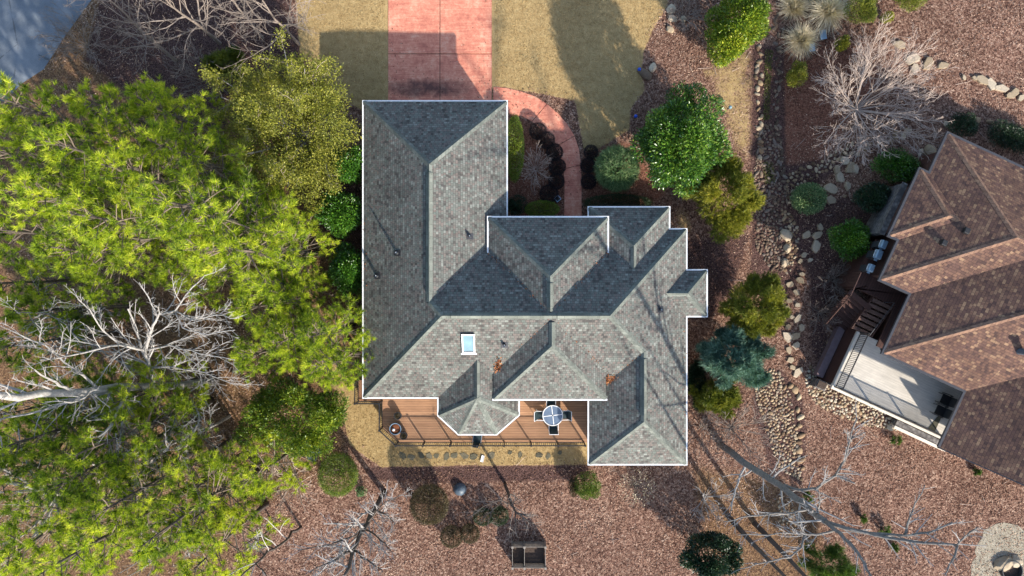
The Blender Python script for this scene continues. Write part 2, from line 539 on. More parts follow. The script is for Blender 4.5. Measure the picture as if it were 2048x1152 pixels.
def mat_ledgestone():
    m, nt, out = new_mat('stacked_ledge_stone')
    v = coords(nt)
    mp = N(nt, 'Mapping'); mp.inputs['Scale'].default_value = (5.0, 5.0, 13.0); link(nt, v, mp.inputs[0])
    vo = N(nt, 'TexVoronoi', i_Scale=1.0); link(nt, mp.outputs[0], vo.inputs['Vector'])
    s = N(nt, 'SeparateColor'); link(nt, vo.outputs['Color'], s.inputs[0])
    r = ramp(nt, [(0.0, (.13, .12, .11)), (0.5, (.24, .22, .20)), (1.0, (.36, .33, .30))])
    link(nt, s.outputs[0], r.inputs[0])
    k = mth(nt, 'MULTIPLY', vo.outputs['Distance'], 1.3, True)
    finish(nt, out, mixc(nt, k, r.outputs[0], (.09, .08, .075)), .9, vo.outputs['Distance'], -0.7, .04, .2)
    return m

def mat_ground():
    m, nt, out = new_mat('garden_ground')
    v = coords(nt)
    za = N(nt, 'Attribute', attribute_name='zone_a'); zb = N(nt, 'Attribute', attribute_name='zone_b')
    sa = N(nt, 'SeparateColor'); link(nt, za.outputs['Color'], sa.inputs[0])
    sb = N(nt, 'SeparateColor'); link(nt, zb.outputs['Color'], sb.inputs[0])
    edge = mth(nt, 'ADD', mth(nt, 'MULTIPLY', noise_fac(nt, v, 1.1, 6, .75), .55), mth(nt, 'MULTIPLY', noise_fac(nt, v, 9.0, 3, .7), .45))
    def zone(sock, soft=.16):
        t = mth(nt, 'ADD', sock, mth(nt, 'MULTIPLY', mth(nt, 'SUBTRACT', edge, .5), 1.1))
        mr = N(nt, 'MapRange', interpolation_type='SMOOTHSTEP'); link(nt, t, mr.inputs[0])
        mr.inputs[1].default_value = .5 - soft; mr.inputs[2].default_value = .5 + soft
        return mr.outputs[0]
    # leaf litter: every cell a leaf
    vo = N(nt, 'TexVoronoi', i_Scale=9.5); link(nt, v, vo.inputs['Vector'])
    vs = N(nt, 'TexVoronoi', i_Scale=19.0); link(nt, v, vs.inputs['Vector'])
    def chan(vn, k):
        s = N(nt, 'SeparateColor'); link(nt, vn.outputs['Color'], s.inputs[0]); return s.outputs[k]
    t = mth(nt, 'ADD', mth(nt, 'MULTIPLY', chan(vo, 0), .5), mth(nt, 'MULTIPLY', chan(vs, 1), .5))
    leaf = ramp(nt, [(.12, (.046, .023, .016)), (.35, (.12, .062, .044)), (.55, (.19, .105, .074)), (.75, (.27, .165, .115)), (.92, (.39, .27, .20))])
    link(nt, t, leaf.inputs[0])
    big = noise_fac(nt, v, .22, 5, .7); mid = noise_fac(nt, v, 1.6, 5, .7)
    c = mixc(nt, 1.0, leaf.outputs[0], ramp_gray(nt, big, .8, 1.2), 'MULTIPLY')
    c = mixc(nt, 1.0, c, ramp_gray(nt, mid, .78, 1.2), 'MULTIPLY')
    # straw floor
    mp = N(nt, 'Mapping'); mp.inputs['Scale'].default_value = (5, 22, 5); mp.inputs['Rotation'].default_value = (0, 0, .6); link(nt, v, mp.inputs[0])
    st = noise_fac(nt, mp.outputs[0], 1.6, 5, .75)
    straw = ramp(nt, [(.3, (.055, .031, .02)), (.5, (.15, .085, .045)), (.7, (.29, .18, .095))])
    link(nt, mth(nt, 'ADD', mth(nt, 'MULTIPLY', st, .6), mth(nt, 'MULTIPLY', t, .4)), straw.inputs[0])
    c = mixc(nt, zone(sb.outputs[0], .3), c, straw.outputs[0])
    # rust coloured bark mulch
    rust = ramp(nt, [(.2, (.075, .034, .022)), (.5, (.185, .078, .05)), (.8, (.30, .15, .10))])
    link(nt, mth(nt, 'ADD', mth(nt, 'MULTIPLY', chan(vs, 0), .5), mth(nt, 'MULTIPLY', mid, .5)), rust.inputs[0])
    c = mixc(nt, zone(sa.outputs[1], .2), c, rust.outputs[0])
    # dark mulch, and the tree shade painted into the upper left clearing
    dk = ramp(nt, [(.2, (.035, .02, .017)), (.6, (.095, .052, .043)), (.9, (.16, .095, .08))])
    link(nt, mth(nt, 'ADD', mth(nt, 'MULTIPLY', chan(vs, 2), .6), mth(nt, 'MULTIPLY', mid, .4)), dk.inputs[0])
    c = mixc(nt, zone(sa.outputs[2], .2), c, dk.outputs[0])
    # dormant lawn
    gf = noise_fac(nt, v, 22.0, 5, .8); gm = noise_fac(nt, v, 2.6, 5, .7)
    lawn = ramp(nt, [(.30, (.13, .08, .033)), (.44, (.30, .20, .086)), (.58, (.43, .31, .145)), (.74, (.58, .44, .23))])
    link(nt, mth(nt, 'ADD', mth(nt, 'MULTIPLY', gf, .62), mth(nt, 'MULTIPLY', gm, .38)), lawn.inputs[0])
    lz = zone(sa.outputs[0], .12)
    lc = mixc(nt, 1.0, lawn.outputs[0], ramp_gray(nt, big, .8, 1.15), 'MULTIPLY')
    bare = ramp(nt, [(.62, (0, 0, 0)), (.74, (1, 1, 1))]); link(nt, noise_fac(nt, v, .75, 6, .78), bare.inputs[0])
    lc = mixc(nt, mth(nt, 'MULTIPLY', bare.outputs[0], .55), lc, (.20, .115, .06))
    c = mixc(nt, lz, c, lc)
    hb = mth(nt, 'ADD', mth(nt, 'MULTIPLY', chan(vo, 2), .6), mth(nt, 'MULTIPLY', chan(vs, 2), .5))
    hb = mth(nt, 'SUBTRACT', hb, mth(nt, 'MULTIPLY', vs.outputs['Distance'], .8))
    mh = N(nt, 'Mix'); link(nt, lz, mh.inputs[0]); link(nt, hb, mh.inputs[2]); link(nt, mth(nt, 'MULTIPLY', gf, 1.2), mh.inputs[3])
    finish(nt, out, c, .95, mh.outputs[0], .75, .045, .1)
    return m
# ------------------------------------------------------------------ ground, paving
def px_poly(pts):
    return [G(*p)[:2] for p in pts]

def poly_sd(poly, X, Y):
    """signed distance, positive inside"""
    n = len(poly)
    d = np.full(X.shape, 1e9); ins = np.zeros(X.shape, bool)
    for i in range(n):
        (x0, y0), (x1, y1) = poly[i], poly[(i + 1) % n]
        ex, ey = x1 - x0, y1 - y0
        t = np.clip(((X - x0) * ex + (Y - y0) * ey) / (ex * ex + ey * ey + 1e-12), 0, 1)
        d = np.minimum(d, np.hypot(X - x0 - t * ex, Y - y0 - t * ey))
        c = ((y0 > Y) != (y1 > Y)) & (X < (x1 - x0) * (Y - y0) / ((y1 - y0) if abs(y1 - y0) > 1e-12 else 1e-12) + x0)
        ins ^= c
    return np.where(ins, d, -d)

LAWN = [
    [(585, -90), (1352, -90), (1335, 10), (1305, 60), (1287, 105), (1283, 150), (1290, 180), (1262, 215), (1258, 260), (1215, 285), (1190, 302), (1168, 302), (1150, 200), (985, 170), (985, 225), (730, 225), (690, 200), (640, 150), (600, 110)],
    [(690, 735), (727, 725), (790, 800), (1178, 800), (1178, 929), (900, 931), (762, 934), (735, 915), (700, 890), (688, 840), (672, 790)],
    [(640, 700), (690, 690), (727, 740), (700, 800), (665, 775)],
]
EASTLAWN = [[(1392, 135), (1500, 85), (1515, 130), (1512, 335), (1482, 335), (1450, 280), (1418, 200)], [(1340, 400), (1375, 400), (1400, 470), (1345, 480)]]
RUST = [
    [(1562, 95), (1640, 70), (1700, 90), (1762, 140), (1720, 220), (1665, 290), (1640, 335), (1580, 352), (1565, 300)],
    [(1010, 215), (1150, 300), (1130, 436), (1010, 436)], [(1165, 300), (1262, 285), (1330, 390), (1300, 410), (1165, 405)],
]
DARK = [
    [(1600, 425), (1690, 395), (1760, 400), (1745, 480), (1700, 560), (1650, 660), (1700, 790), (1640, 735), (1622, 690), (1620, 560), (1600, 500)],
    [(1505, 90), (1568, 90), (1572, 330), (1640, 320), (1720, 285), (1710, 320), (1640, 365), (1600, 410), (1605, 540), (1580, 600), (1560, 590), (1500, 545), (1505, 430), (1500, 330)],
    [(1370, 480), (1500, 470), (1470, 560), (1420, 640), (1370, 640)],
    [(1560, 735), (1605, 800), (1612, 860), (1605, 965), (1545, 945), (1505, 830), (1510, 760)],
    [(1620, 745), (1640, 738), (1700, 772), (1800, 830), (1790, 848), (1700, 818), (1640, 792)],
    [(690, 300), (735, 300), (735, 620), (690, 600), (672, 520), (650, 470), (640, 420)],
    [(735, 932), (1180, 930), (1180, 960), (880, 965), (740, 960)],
    [(215, -60), (560, -60), (590, 40), (620, 200), (420, 260), (260, 190), (170, 120)],  # brown leaf floor of the clearing, tree shade put into its colour
]
STRAW = [
    [(-400, -300), (350, -300), (560, 60), (640, 250), (690, 420), (690, 600), (728, 640), (728, 760), (690, 830), (690, 900), (600, 980), (480, 1020), (380, 1500), (-400, 1500)],
    [(1385, 935), (1560, 960), (1640, 1050), (1640, 1200), (1440, 1200)],
]

def make_ground():
    xs = np.concatenate([[-700, -300, -120, -70, -50, -42], np.arange(-37, 37.01, .2), [42, 50, 70, 120, 300, 700]])
    ys = np.concatenate([[-700, -300, -120, -60, -40, -28], np.arange(-22, 22.01, .2), [28, 40, 60, 120, 300, 700]])
    X, Y = np.meshgrid(xs, ys)
    Z = terrain(X, Y)
    rng = np.random.default_rng(4)
    nx, ny = len(xs), len(ys)
    def zone(polys, soft):
        out = np.zeros(X.shape)
        for p in polys:
            out = np.maximum(out, sstep(-soft, soft, poly_sd(px_poly(p), X, Y)))
        return out
    lawn = zone(LAWN, .35); lawn = np.maximum(lawn, .53 * zone(EASTLAWN, .9))
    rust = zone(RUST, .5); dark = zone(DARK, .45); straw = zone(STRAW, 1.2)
    verts = np.stack([X, Y, Z], -1).reshape(-1, 3)
    idx = np.arange(nx * ny).reshape(ny, nx)
    quads = np.stack([idx[:-1, :-1], idx[:-1, 1:], idx[1:, 1:], idx[1:, :-1]], -1).reshape(-1, 4)
    me = bpy.data.meshes.new('ground')
    me.vertices.add(len(verts)); me.vertices.foreach_set('co', verts.astype(np.float32).ravel())
    me.loops.add(quads.size); me.polygons.add(len(quads))
    me.loops.foreach_set('vertex_index', quads.astype(np.int32).ravel())
    me.polygons.foreach_set('loop_start', (np.arange(len(quads)) * 4).astype(np.int32))
    me.polygons.foreach_set('loop_total', np.full(len(quads), 4, np.int32))
    me.update(calc_edges=True)
    one = np.ones(X.size)
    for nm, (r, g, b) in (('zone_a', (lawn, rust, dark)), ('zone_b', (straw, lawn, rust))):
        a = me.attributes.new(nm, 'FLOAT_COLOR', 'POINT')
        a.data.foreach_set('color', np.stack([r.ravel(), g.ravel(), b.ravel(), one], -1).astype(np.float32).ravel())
    for p in me.polygons: p.use_smooth = True
    o = bpy.data.objects.new('ground', me); COL.objects.link(o)
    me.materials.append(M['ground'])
    tag(o, kind='structure')
    return lawn

def gpoly(pts):
    return [G(*p)[:2] for p in pts]

def make_paving():
    # driveway slabs with open joints over a dark filler
    b = MB(); b.prism(gpoly([(776, -260), (983, -260), (984, 215), (777, 215)]), -.05, .004)
    j = b.build('driveway_joint', M['soil']); tag(j, kind='structure')
    x0, xm, x1 = G(776, 0)[0], G(880, 0)[0], G(984, 0)[0]
    yj = [G(0, -240)[1], G(0, -72)[1], G(0, 108)[1], G(0, 226)[1]]
    b = MB()
    g = .02
    for (xa, xb) in ((x0, xm), (xm, x1)):
        for i in range(3):
            b.prism([(xa + g, yj[i + 1] + g), (xb - g, yj[i + 1] + g), (xb - g, yj[i] - g), (xa + g, yj[i] - g)], -.04, .035)
    d = b.build('driveway', M['concrete_red'], bevel=.008); tag(d, kind='structure')
    outer = [(986, 174), (1012, 176), (1042, 183), (1070, 193), (1094, 208), (1115, 226), (1134, 248), (1149, 272), (1158, 299), (1162, 330), (1163, 370), (1163, 470)]
    inner = [(986, 226), (1004, 224), (1024, 227), (1045, 233), (1064, 243), (1081, 257), (1097, 274), (1111, 294), (1121, 314), (1127, 338), (1129, 372), (1128, 470)]
    O = [Vector(G(*p)[:2]) for p in outer]; I = [Vector(G(*p)[:2]) for p in inner]
    b = MB()
    for a, c in ((0, 4), (4, 7), (7, 9), (9, 11)):
        if a in (4, 7, 9):
            shr = .985
        ps = []
        oo = [O[k].copy() for k in range(a, c + 1)]; ii = [I[k].copy() for k in range(a, c + 1)]
        for s in (oo, ii):
            s[0] += (s[1] - s[0]).normalized() * .018; s[-1] += (s[-2] - s[-1]).normalized() * .018
        b.prism([tuple(p) for p in ii] + [tuple(p) for p in reversed(oo)], -.04, .028)
    w = b.build('walkway', M['concrete_red'], bevel=.008); tag(w, kind='structure')
    b = MB(); b.prism(gpoly([(-500, -260), (230, -260), (183, 0), (130, 72), (88, 138), (42, 168), (0, 215), (-500, 640)]), -.05, .006)
    r = b.build('road', M['asphalt']); tag(r, kind='structure')
    b = MB()
    pts = []
    rr = random.Random(3)
    for k in range(40):
        a = 2 * PI * k / 40
        q = 76 + 9 * math.sin(a * 3 + 1) + rr.uniform(-4, 4)
        pts.append(G(2022 + q * 1.1 * math.cos(a), 1122 + q * .9 * math.sin(a))[:2])
    b.prism(pts[::-1], -.05, .008)
    gp = b.build('gravel_pad', M['gravel']); tag(gp, kind='structure')

# ------------------------------------------------------------------ main house
ZE, PITCH = 3.2, 0.667

def cap_line(b, p, q, w=.15, drop=.47, lift=.035):
    p, q = Vector(p), Vector(q)
    d = q - p; h = Vector((d.x, d.y, 0)); h.normalize()
    n = Vector((-h.y, h.x, 0))
    up = Vector((0, 0, lift)); dn = Vector((0, 0, -w * drop + lift * .5)); bt = Vector((0, 0, -w * drop - .05))
    vs = []
    for e in (p, q):
        vs += [e - n * w + bt, e - n * w + dn, e + up, e + n * w + dn, e + n * w + bt]
    b.add(vs, [(0, 1, 6, 5), (1, 2, 7, 6), (2, 3, 8, 7), (3, 4, 9, 8), (0, 4, 3, 2, 1), (5, 6, 7, 8, 9)])

def vent_strip(b, p, q, w=.17, drop=.667, lift=.12):
    cap_line(b, p, q, w, drop, lift)

def hip_faces(x0, x1, y0, y1, ze, axis, end, inner):
    """hip block with ONE hipped end; the ridge runs on to `inner`. returns faces, ridge peak, ridge inner end, corners"""
    if axis == 'y':
        w = (x1 - x0) / 2; xm = (x0 + x1) / 2; zr = ze + w * PITCH
        s = 1 if end > inner else -1
        pk = (xm, end - s * w, zr); ri = (xm, inner, zr)
        c0, c1 = (x0, end, ze), (x1, end, ze); i0, i1 = (x0, inner, ze), (x1, inner, ze)
        F = [[c0, c1, pk], [c0, pk, ri, i0], [c1, i1, ri, pk]]
    else:
        w = (y1 - y0) / 2; ym = (y0 + y1) / 2; zr = ze + w * PITCH
        s = 1 if end > inner else -1
        pk = (end - s * w, ym, zr); ri = (inner, ym, zr)
        c0, c1 = (end, y0, ze), (end, y1, ze); i0, i1 = (inner, y0, ze), (inner, y1, ze)
        F = [[c0, c1, pk], [c0, pk, ri, i0], [c1, i1, ri, pk]]
    return F, pk, ri, c0, c1

def add_face_up(b, f):
    a = Vector((0, 0, 0)); P = [Vector(p) for p in f]
    for i in range(len(P)):
        p, q = P[i], P[(i + 1) % len(P)]
        a += Vector(((p.y - q.y) * (p.z + q.z), (p.z - q.z) * (p.x + q.x), (p.x - q.x) * (p.y + q.y)))
    b.add(f if a.z > 0 else f[::-1], [tuple(range(len(f)))])

def inset_poly(poly, d):
    n = len(poly); out = []
    for i in range(n):
        p0, p1, p2 = (Vector(poly[(i + k) % n]) for k in (-1, 0, 1))
        a = (p1 - p0).normalized(); c = (p2 - p1).normalized()
        na, nc = Vector((-a.y, a.x)), Vector((-c.y, c.x))
        m = (na + nc).normalized()
        out.append(tuple(p1 + m * (d / m.dot(na))))
    return out

OUTLINE = [(-8.22, -6.06), (-4.07, -6.06), (-4.07, -7.06), (-2.96, -8.09), (-.86, -8.09), (.36, -7.03), (.36, -6.06), (4.26, -6.06), (4.26, -9.75), (9.64, -9.75),
           (9.64, -1.55), (10.77, -1.55), (10.77, .97), (9.64, .97), (9.64, 3.24), (8.695, 3.24), (8.695, 4.458), (4.26, 4.458), (4.26, 3.24), (-.305, 3.24), (-.305, 10.33), (-8.22, 10.33)]

def window(parent, x, y, zc, w, h, nx, ny, matf=None):
    """window on a wall with outward normal (nx,ny)"""
    rz = math.atan2(ny, nx) - PI / 2
    ux, uy = -ny, nx
    f = MB()
    t = .07
    for sx in (-1, 1):
        f.box((x + ux * sx * (w / 2) + nx * .03, y + uy * sx * (w / 2) + ny * .03, zc), (t, .09, h + t), rz)
    for sz in (-1, 1):
        f.box((x + nx * .028, y + ny * .028, zc + sz * h / 2), (w - t, .088, t), rz)
    f.box((x + nx * .026, y + ny * .026, zc), (w - t, .05, .035), rz)
    fo = f.build('window', M['white'], parent)
    g = MB(); g.box((x + nx * .012, y + ny * .012, zc), (w - t * .5, .03, h - t * .5), rz)
    g.build('pane', M['glass_dark'], fo)
    s = MB(); s.box((x + nx * .07, y + ny * .07, zc - h / 2 - .06), (w + .16, .17, .05), rz)
    s.build('sill', M['white'], fo)

def make_house():
    H = empty('house', (0, 0, 0), 0, 'large one storey house with grey weathered shingle roof of many hips and white gutters', 'house')
    # ---- roof shell
    roof = MB(); caps = MB()
    zA = ZE + 3.9575 * PITCH; zB = ZE + 4.65 * PITCH; zC = ZE + 2.69 * PITCH
    nw, sw, ne = (-8.22, 10.33, ZE), (-8.22, -6.06, ZE), (-.305, 10.33, ZE)
    aN, aS = (-4.2625, 6.3725, zA), (-4.2625, -.7175, zA)
    bW, bE = (-3.57, -1.41, zB), (4.99, -1.41, zB)
    vA = (-.305, 3.24, ZE)
    cN, cS = (6.95, -3.37, zC), (6.95, -7.06, zC)
    c1, c2, c3, neB = (4.26, -6.06, ZE), (4.26, -9.75, ZE), (9.64, -9.75, ZE), (9.64, 3.24, ZE)
    for f in ([nw, ne, aN], [nw, aN, aS, bW, sw], [ne, vA, aS, aN], [vA, neB, bE, bW, aS], [sw, bW, bE, cN, c1], [neB, c3, cS, cN, bE], [c1, cN, cS, c2], [c2, cS, c3]):
        add_face_up(roof, f)
    for p, q in ((nw, aN), (ne, aN), (aS, bW), (sw, bW), (neB, bE), (bE, cN), (c2, cS), (c3, cS)):
        cap_line(caps, p, q)
    R = roof.build('main_roof', M['shingle'], H, uv=True)
    capB = MB()
    for p, q in ((aN, aS), (bW, bE), (cN, cS)):
        cap_line(caps, p, q, .15, .667)
    def sub(name, blk, capset):
        F, pk, ri, k0, k1 = blk
        m = MB()
        for f in F: add_face_up(m, f)
        for p, q in ((k0, pk), (k1, pk)): cap_line(caps, p, q)
        cap_line(caps, pk, ri, .15, .667)
        return m.build(name, M['shingle'], H, uv=True)
    sub('dormer_roof', hip_faces(-.998, 5.07, 0, 0, 4.2, 'y', -5.985, -1.75), None)      # south cross hip
    sub('entry_roof', hip_faces(-1.27, 5.163, 0, 0, 4.1, 'y', 3.81, -1.2), None)
    sub('wing_roof', hip_faces(4.26, 8.695, 0, 0, ZE, 'y', 4.458, .6), None)
    sub('bump_out_roof', hip_faces(0, 0, -1.55, .97, ZE, 'x', 10.77, 8.0), None)
    # bay: half octagon
    m = MB()
    zb = ZE + 2.215 * PITCH
    pk = (-1.855, -5.87, zb); ri = (-1.855, -3.5, zb)
    P = [(-4.07, -5.2, ZE), (-4.07, -7.06, ZE), (-2.96, -8.09, ZE), (-.86, -8.09, ZE), (.36, -7.03, ZE), (.36, -5.2, ZE)]
    add_face_up(m, [P[0], P[1], pk, ri, (-4.07, -3.5, ZE)]); add_face_up(m, [P[5], (.36, -3.5, ZE), ri, pk, P[4]])
    for i in (1, 2, 3): add_face_up(m, [P[i], P[i + 1], pk])
    for i in (1, 2, 3, 4): cap_line(caps, P[i], pk, .15, .3)
    cap_line(caps, pk, ri, .15, .667)
    m.build('bay_roof', M['shingle'], H, uv=True)
    cp = caps.build('ridge_cap', M['cap'], R, uv=True)
    # ridge vents: each raised strip its own part
    for p, q in (((-4.2625, 5.95, zA), (-4.2625, -.25, zA)), ((-3.1, -1.41, zB), (1.62, -1.41, zB)), ((2.3, -1.41, zB), (4.6, -1.41, zB)), ((1.946, .25, 6.245), (1.946, -1.0, 6.245)), ((6.95, -3.75, zC), (6.95, -6.7, zC))):
        b = MB(); vent_strip(b, p, q); b.build('ridge_vent', M['cap'], R, uv=True)
    # ---- gutters and soffits
    g = MB()
    cl = OUTLINE
    g.sweep([(p[0], p[1], ZE) for p in cl], -.01, .072, -.13, .0, closed=True)
    # hidden runs under the raised roofs are simply the continuous eave line
    g.build('gutter', M['white'], H)
    g = MB()
    g.sweep([(-1.07, -5.985, 4.2), (5.14, -5.985, 4.2)], -.01, .085, -.14, .0)
    g.build('gutter', M['white'], H)
    g = MB()
    g.sweep([(5.163, 1.9, 4.1), (5.163, 3.81, 4.1), (-1.27, 3.81, 4.1), (-1.27, 1.9, 4.1)], -.01, .08, -.14, .0)
    g.build('gutter', M['white'], H)
    s = MB(); s.add([(p[0], p[1], ZE - .06) for p in OUTLINE][::-1], [tuple(range(len(OUTLINE)))])
    s.build('soffit', M['soffit'], H)
    s = MB()
    s.box((2.036, -5.2, 4.1), (6.0, 1.5, .04)); s.build('soffit', M['soffit'], H)
    s = MB(); s.box((1.946, 2.75, 4.0), (6.38, 2.06, .04)); s.build('soffit', M['soffit'], H)
    # ---- walls
    w = MB(); ins = inset_poly(OUTLINE, .45)
    w.prism(ins, 0.0, ZE - .06, cap=False)
    w.box((2.05, -5.3, 3.5), (5.3, .5, 1.18))
    w.box((1.95, 2.95, 2.0), (5.1, .7, 4.0))
    w.build('wall', M['siding'], H)
    b = MB(); b.prism(inset_poly(OUTLINE, .43), -.1, .35, cap=False); b.build('foundation', M['stonewall'], H)
    for x, y, nx, ny in ((-7.77, 9.5, -1, 0), (-7.77, -5.2, -1, 0), (9.19, -9.0, 1, 0), (9.19, -2.2, 1, 0), (-.755, 9.5, 1, 0), (4.71, -8.9, -1, 0)):
        b = MB(); b.tube([(x + nx * .46, y, ZE - .12), (x + nx * .4, y, ZE - .3), (x + nx * .06, y, ZE - .62), (x + nx * .06, y, .2), (x + nx * .3, y, .1)], .045, 6); b.build('downspout', M['white'], H)
    # windows, doors
    for x, y, zc, ww, hh, nx, ny in ((-7.77, 6.5, 1.7, 1.4, 1.3, -1, 0), (-7.77, 1.5, 1.7, 1.2, 1.3, -1, 0), (-7.77, -3.5, 1.7, 1.6, 1.3, -1, 0),
                                     (-6.3, -5.61, 2.0, 1.7, 1.5, 0, -1), (-1.9, -7.64, 1.95, 1.5, 1.6, 0, -1), (6.95, -9.3, 1.8, 2.2, 1.5, 0, -1),
                                     (9.19, -7.4, 1.8, 1.4, 1.3, 1, 0), (9.19, -3.9, 1.8, 1.4, 1.3, 1, 0), (10.32, -.29, 1.8, 1.2, 1.2, 1, 0),
                                     (6.4, 4.008, 1.8, 1.6, 1.5, 0, 1), (4.71, -7.6, 1.9, 1.6, 1.5, -1, 0), (-.755, 6.5, 1.75, 1.6, 1.4, 1, 0)):
        window(H, x, y, zc, ww, hh, nx, ny)
    d = MB(); d.box((2.3, -5.585, 2.05), (2.6, .06, 2.2)); pd = d.build('patio_door', M['white'], H)
    d = MB(); d.box((1.72, -5.622, 2.05), (1.05, .03, 1.95)); d.box((2.88, -5.622, 2.05), (1.05, .03, 1.95)); d.build('pane', M['glass_dark'], pd)
    d = MB()
    for k in range(4): d.box((-5.15, 9.915, .4 + k * .56), (4.9, .06, .54))
    d.build('garage_door', M['white'], H)
    d = MB(); d.box((3.3, 3.33, 1.1), (1.0, .07, 2.1)); fd = d.build('front_door', M['brown_wood'], H)
    d = MB(); d.tube([(3.68, 3.4, 1.0), (3.68, 3.44, 1.0), (3.68, 3.44, 1.12)], .015, 6); d.build('handle', M['steel'], fd)
    # ---- roof furniture
    def roof_point(px, py, plane):
        z = 4.0
        for _ in range(12):
            x, y, _q = W(px, py, z); z = plane(x, y)
        return Vector((x, y, z))
    west = lambda x, y: ZE + PITCH * (x + 8.22)
    east = lambda x, y: ZE + PITCH * (9.64 - x)
    south = lambda x, y: ZE + PITCH * (y + 6.06)
    aeast = lambda x, y: ZE + PITCH * (-.305 - x)
    for px, py, pl, tall in ((940, 473, aeast, .38), (795, 506, west, .5), (755, 552, west, .45), (1321, 619, east, .3), (1009, 690, south, .36)):
        p = roof_point(px, py, pl)
        b = MB(); b.lathe([(.085, -.1), (.085, tall * .55), (.055, tall * .6), (.055, tall), (.04, tall), (.04, tall - .05)], p, 12)
        v = b.build('vent_pipe', M['charcoal'], H)
        b = MB(); b.lathe([(.0, tall - .04), (.042, tall - .04), (.042, tall - .03), (0, tall - .03)], p, 12); b.build('pipe_opening', M['white'], v)
        nx = (pl(p.x + .1, p.y) - p.z) / .1; ny = (pl(p.x, p.y + .1) - p.z) / .1
        b = MB(); c = [(p.x + dx, p.y + dy, p.z + nx * dx + ny * dy + dz) for dz in (.006, .02) for dx, dy in ((-.18, -.16), (.18, -.16), (.18, .16), (-.18, .16))]
        b.hexa(c); b.build('flashing', M['gutter_dark'], v)
    def slab(x0, x1, y0, y1, a, c):
        return [(x, y, south(x, y) + dz) for dz in (a, c) for x, y in ((x0, y0), (x1, y0), (x1, y1), (x0, y1))]
    p = roof_point(937, 687, south)
    b = MB(); X0, X1, Y0, Y1 = p.x - .27, p.x + .27, p.y - .46, p.y + .44
    b.hexa(slab(X0 - .07, X0, Y0 - .07, Y1 + .07, -.03, .17)); b.hexa(slab(X1, X1 + .07, Y0 - .07, Y1 + .07, -.03, .17))
    b.hexa(slab(X0, X1, Y0 - .07, Y0, -.03, .168)); b.hexa(slab(X0, X1, Y1, Y1 + .07, -.03, .168))
    b.hexa(slab(X0 - .14, X1 + .14, Y0 - .15, Y0 - .07, .0, .05))
    sk = b.build('skylight', M['white'], H)
    b = MB(); b.hexa(slab(X0, X1, Y0, Y1, .05, .11)); b.build('pane', M['skyglass'], sk)
    # leaf drifts lodged in the two roof valleys
    rng = np.random.default_rng(8)
    for i, (px, py, lab, r1, r2) in enumerate(((998, 743, 'drift of orange dead leaves in the roof valley left of the south cross hip', .10, .36), (1219, 761, 'drift of orange dead leaves in the roof valley beside the south east wing', .24, .14))):
        p = roof_point(px, py, south)
        n = 130
        A = np.stack([p.x + rng.normal(0, r1, n), p.y + rng.normal(0, r2, n), np.zeros(n)], -1)
        A[:, 2] = ZE + PITCH * (A[:, 1] + 6.06) + rng.uniform(.02, .14, n)
        o = leaf_cloud('leaf_drift', A, unit(rng.normal(0, 1, (n, 3)) * (1, 1, .3)), .14, .09, M['fallen'], None, rng)
        tag(o, lab, 'leaf pile')
    return H

def leaf_cloud(name, P, D, L, Wd, mat, parent, rng, nrm=None, tint=None, jit=.35):
    """diamond leaves at P pointing along D"""
    n = len(P)
    D = unit(D)
    if nrm is None:
        nrm = rng.normal(0, 1, (n, 3)); nrm[:, 2] = np.abs(nrm[:, 2]) + .8
    S = unit(np.cross(D, nrm))
    U = unit(np.cross(S, D))
    l = (L * rng.uniform(1 - jit, 1 + jit, n))[:, None]; w = (Wd * rng.uniform(1 - jit, 1 + jit, n))[:, None] * .5
    V = np.empty((n, 4, 3))
    V[:, 0] = P; V[:, 1] = P + D * l * .48 + S * w + U * w * .35; V[:, 2] = P + D * l; V[:, 3] = P + D * l * .48 - S * w + U * w * .35
    if tint is None: tint = rng.uniform(0, 1, n)
    return np_mesh(name, V.reshape(-1, 3), 4, [(0, 1, 2), (0, 2, 3)], mat, parent, tint)
# ------------------------------------------------------------------ south deck and what stands on it
def railing_run(parent, line, z0, h, pitch=.115, gapw=.012, closed=False, post_every=1.45, mat='black', rail='black', postw=.07, skip_last=False):
    """balusters, bottom and top rail as one 'railing' part; every post its own part"""
    b = MB()
    b.sweep([(p[0], p[1], z0) for p in line], -.03, .03, h - .03, h + .012)
    b.sweep([(p[0], p[1], z0) for p in line], -.02, .02, .09, .125)
    posts = []
    for (x0, y0), (x1, y1) in zip(line[:-1], line[1:]):
        L = math.hypot(x1 - x0, y1 - y0); n = max(1, int(L / pitch))
        for k in range(1, n):
            t = k / n
            b.box((x0 + (x1 - x0) * t, y0 + (y1 - y0) * t, z0 + (h + .08) / 2), (gapw * 2, gapw * 2, h - .1), math.atan2(y1 - y0, x1 - x0))
        m = max(1, round(L / post_every))
        for k in range(m + 1):
            posts.append((x0 + (x1 - x0) * k / m, y0 + (y1 - y0) * k / m))
    b.build('railing', M[rail], parent)
    seen = []
    for p in posts:
        if any(math.hypot(p[0] - q[0], p[1] - q[1]) < .2 for q in seen): continue
        seen.append(p)
        c = MB(); c.box((p[0], p[1], z0 + h / 2 + .01), (postw, postw, h + .06)); c.box((p[0], p[1], z0 + h + .05), (postw + .03, postw + .03, .03))
        c.build('post', M[mat], parent)

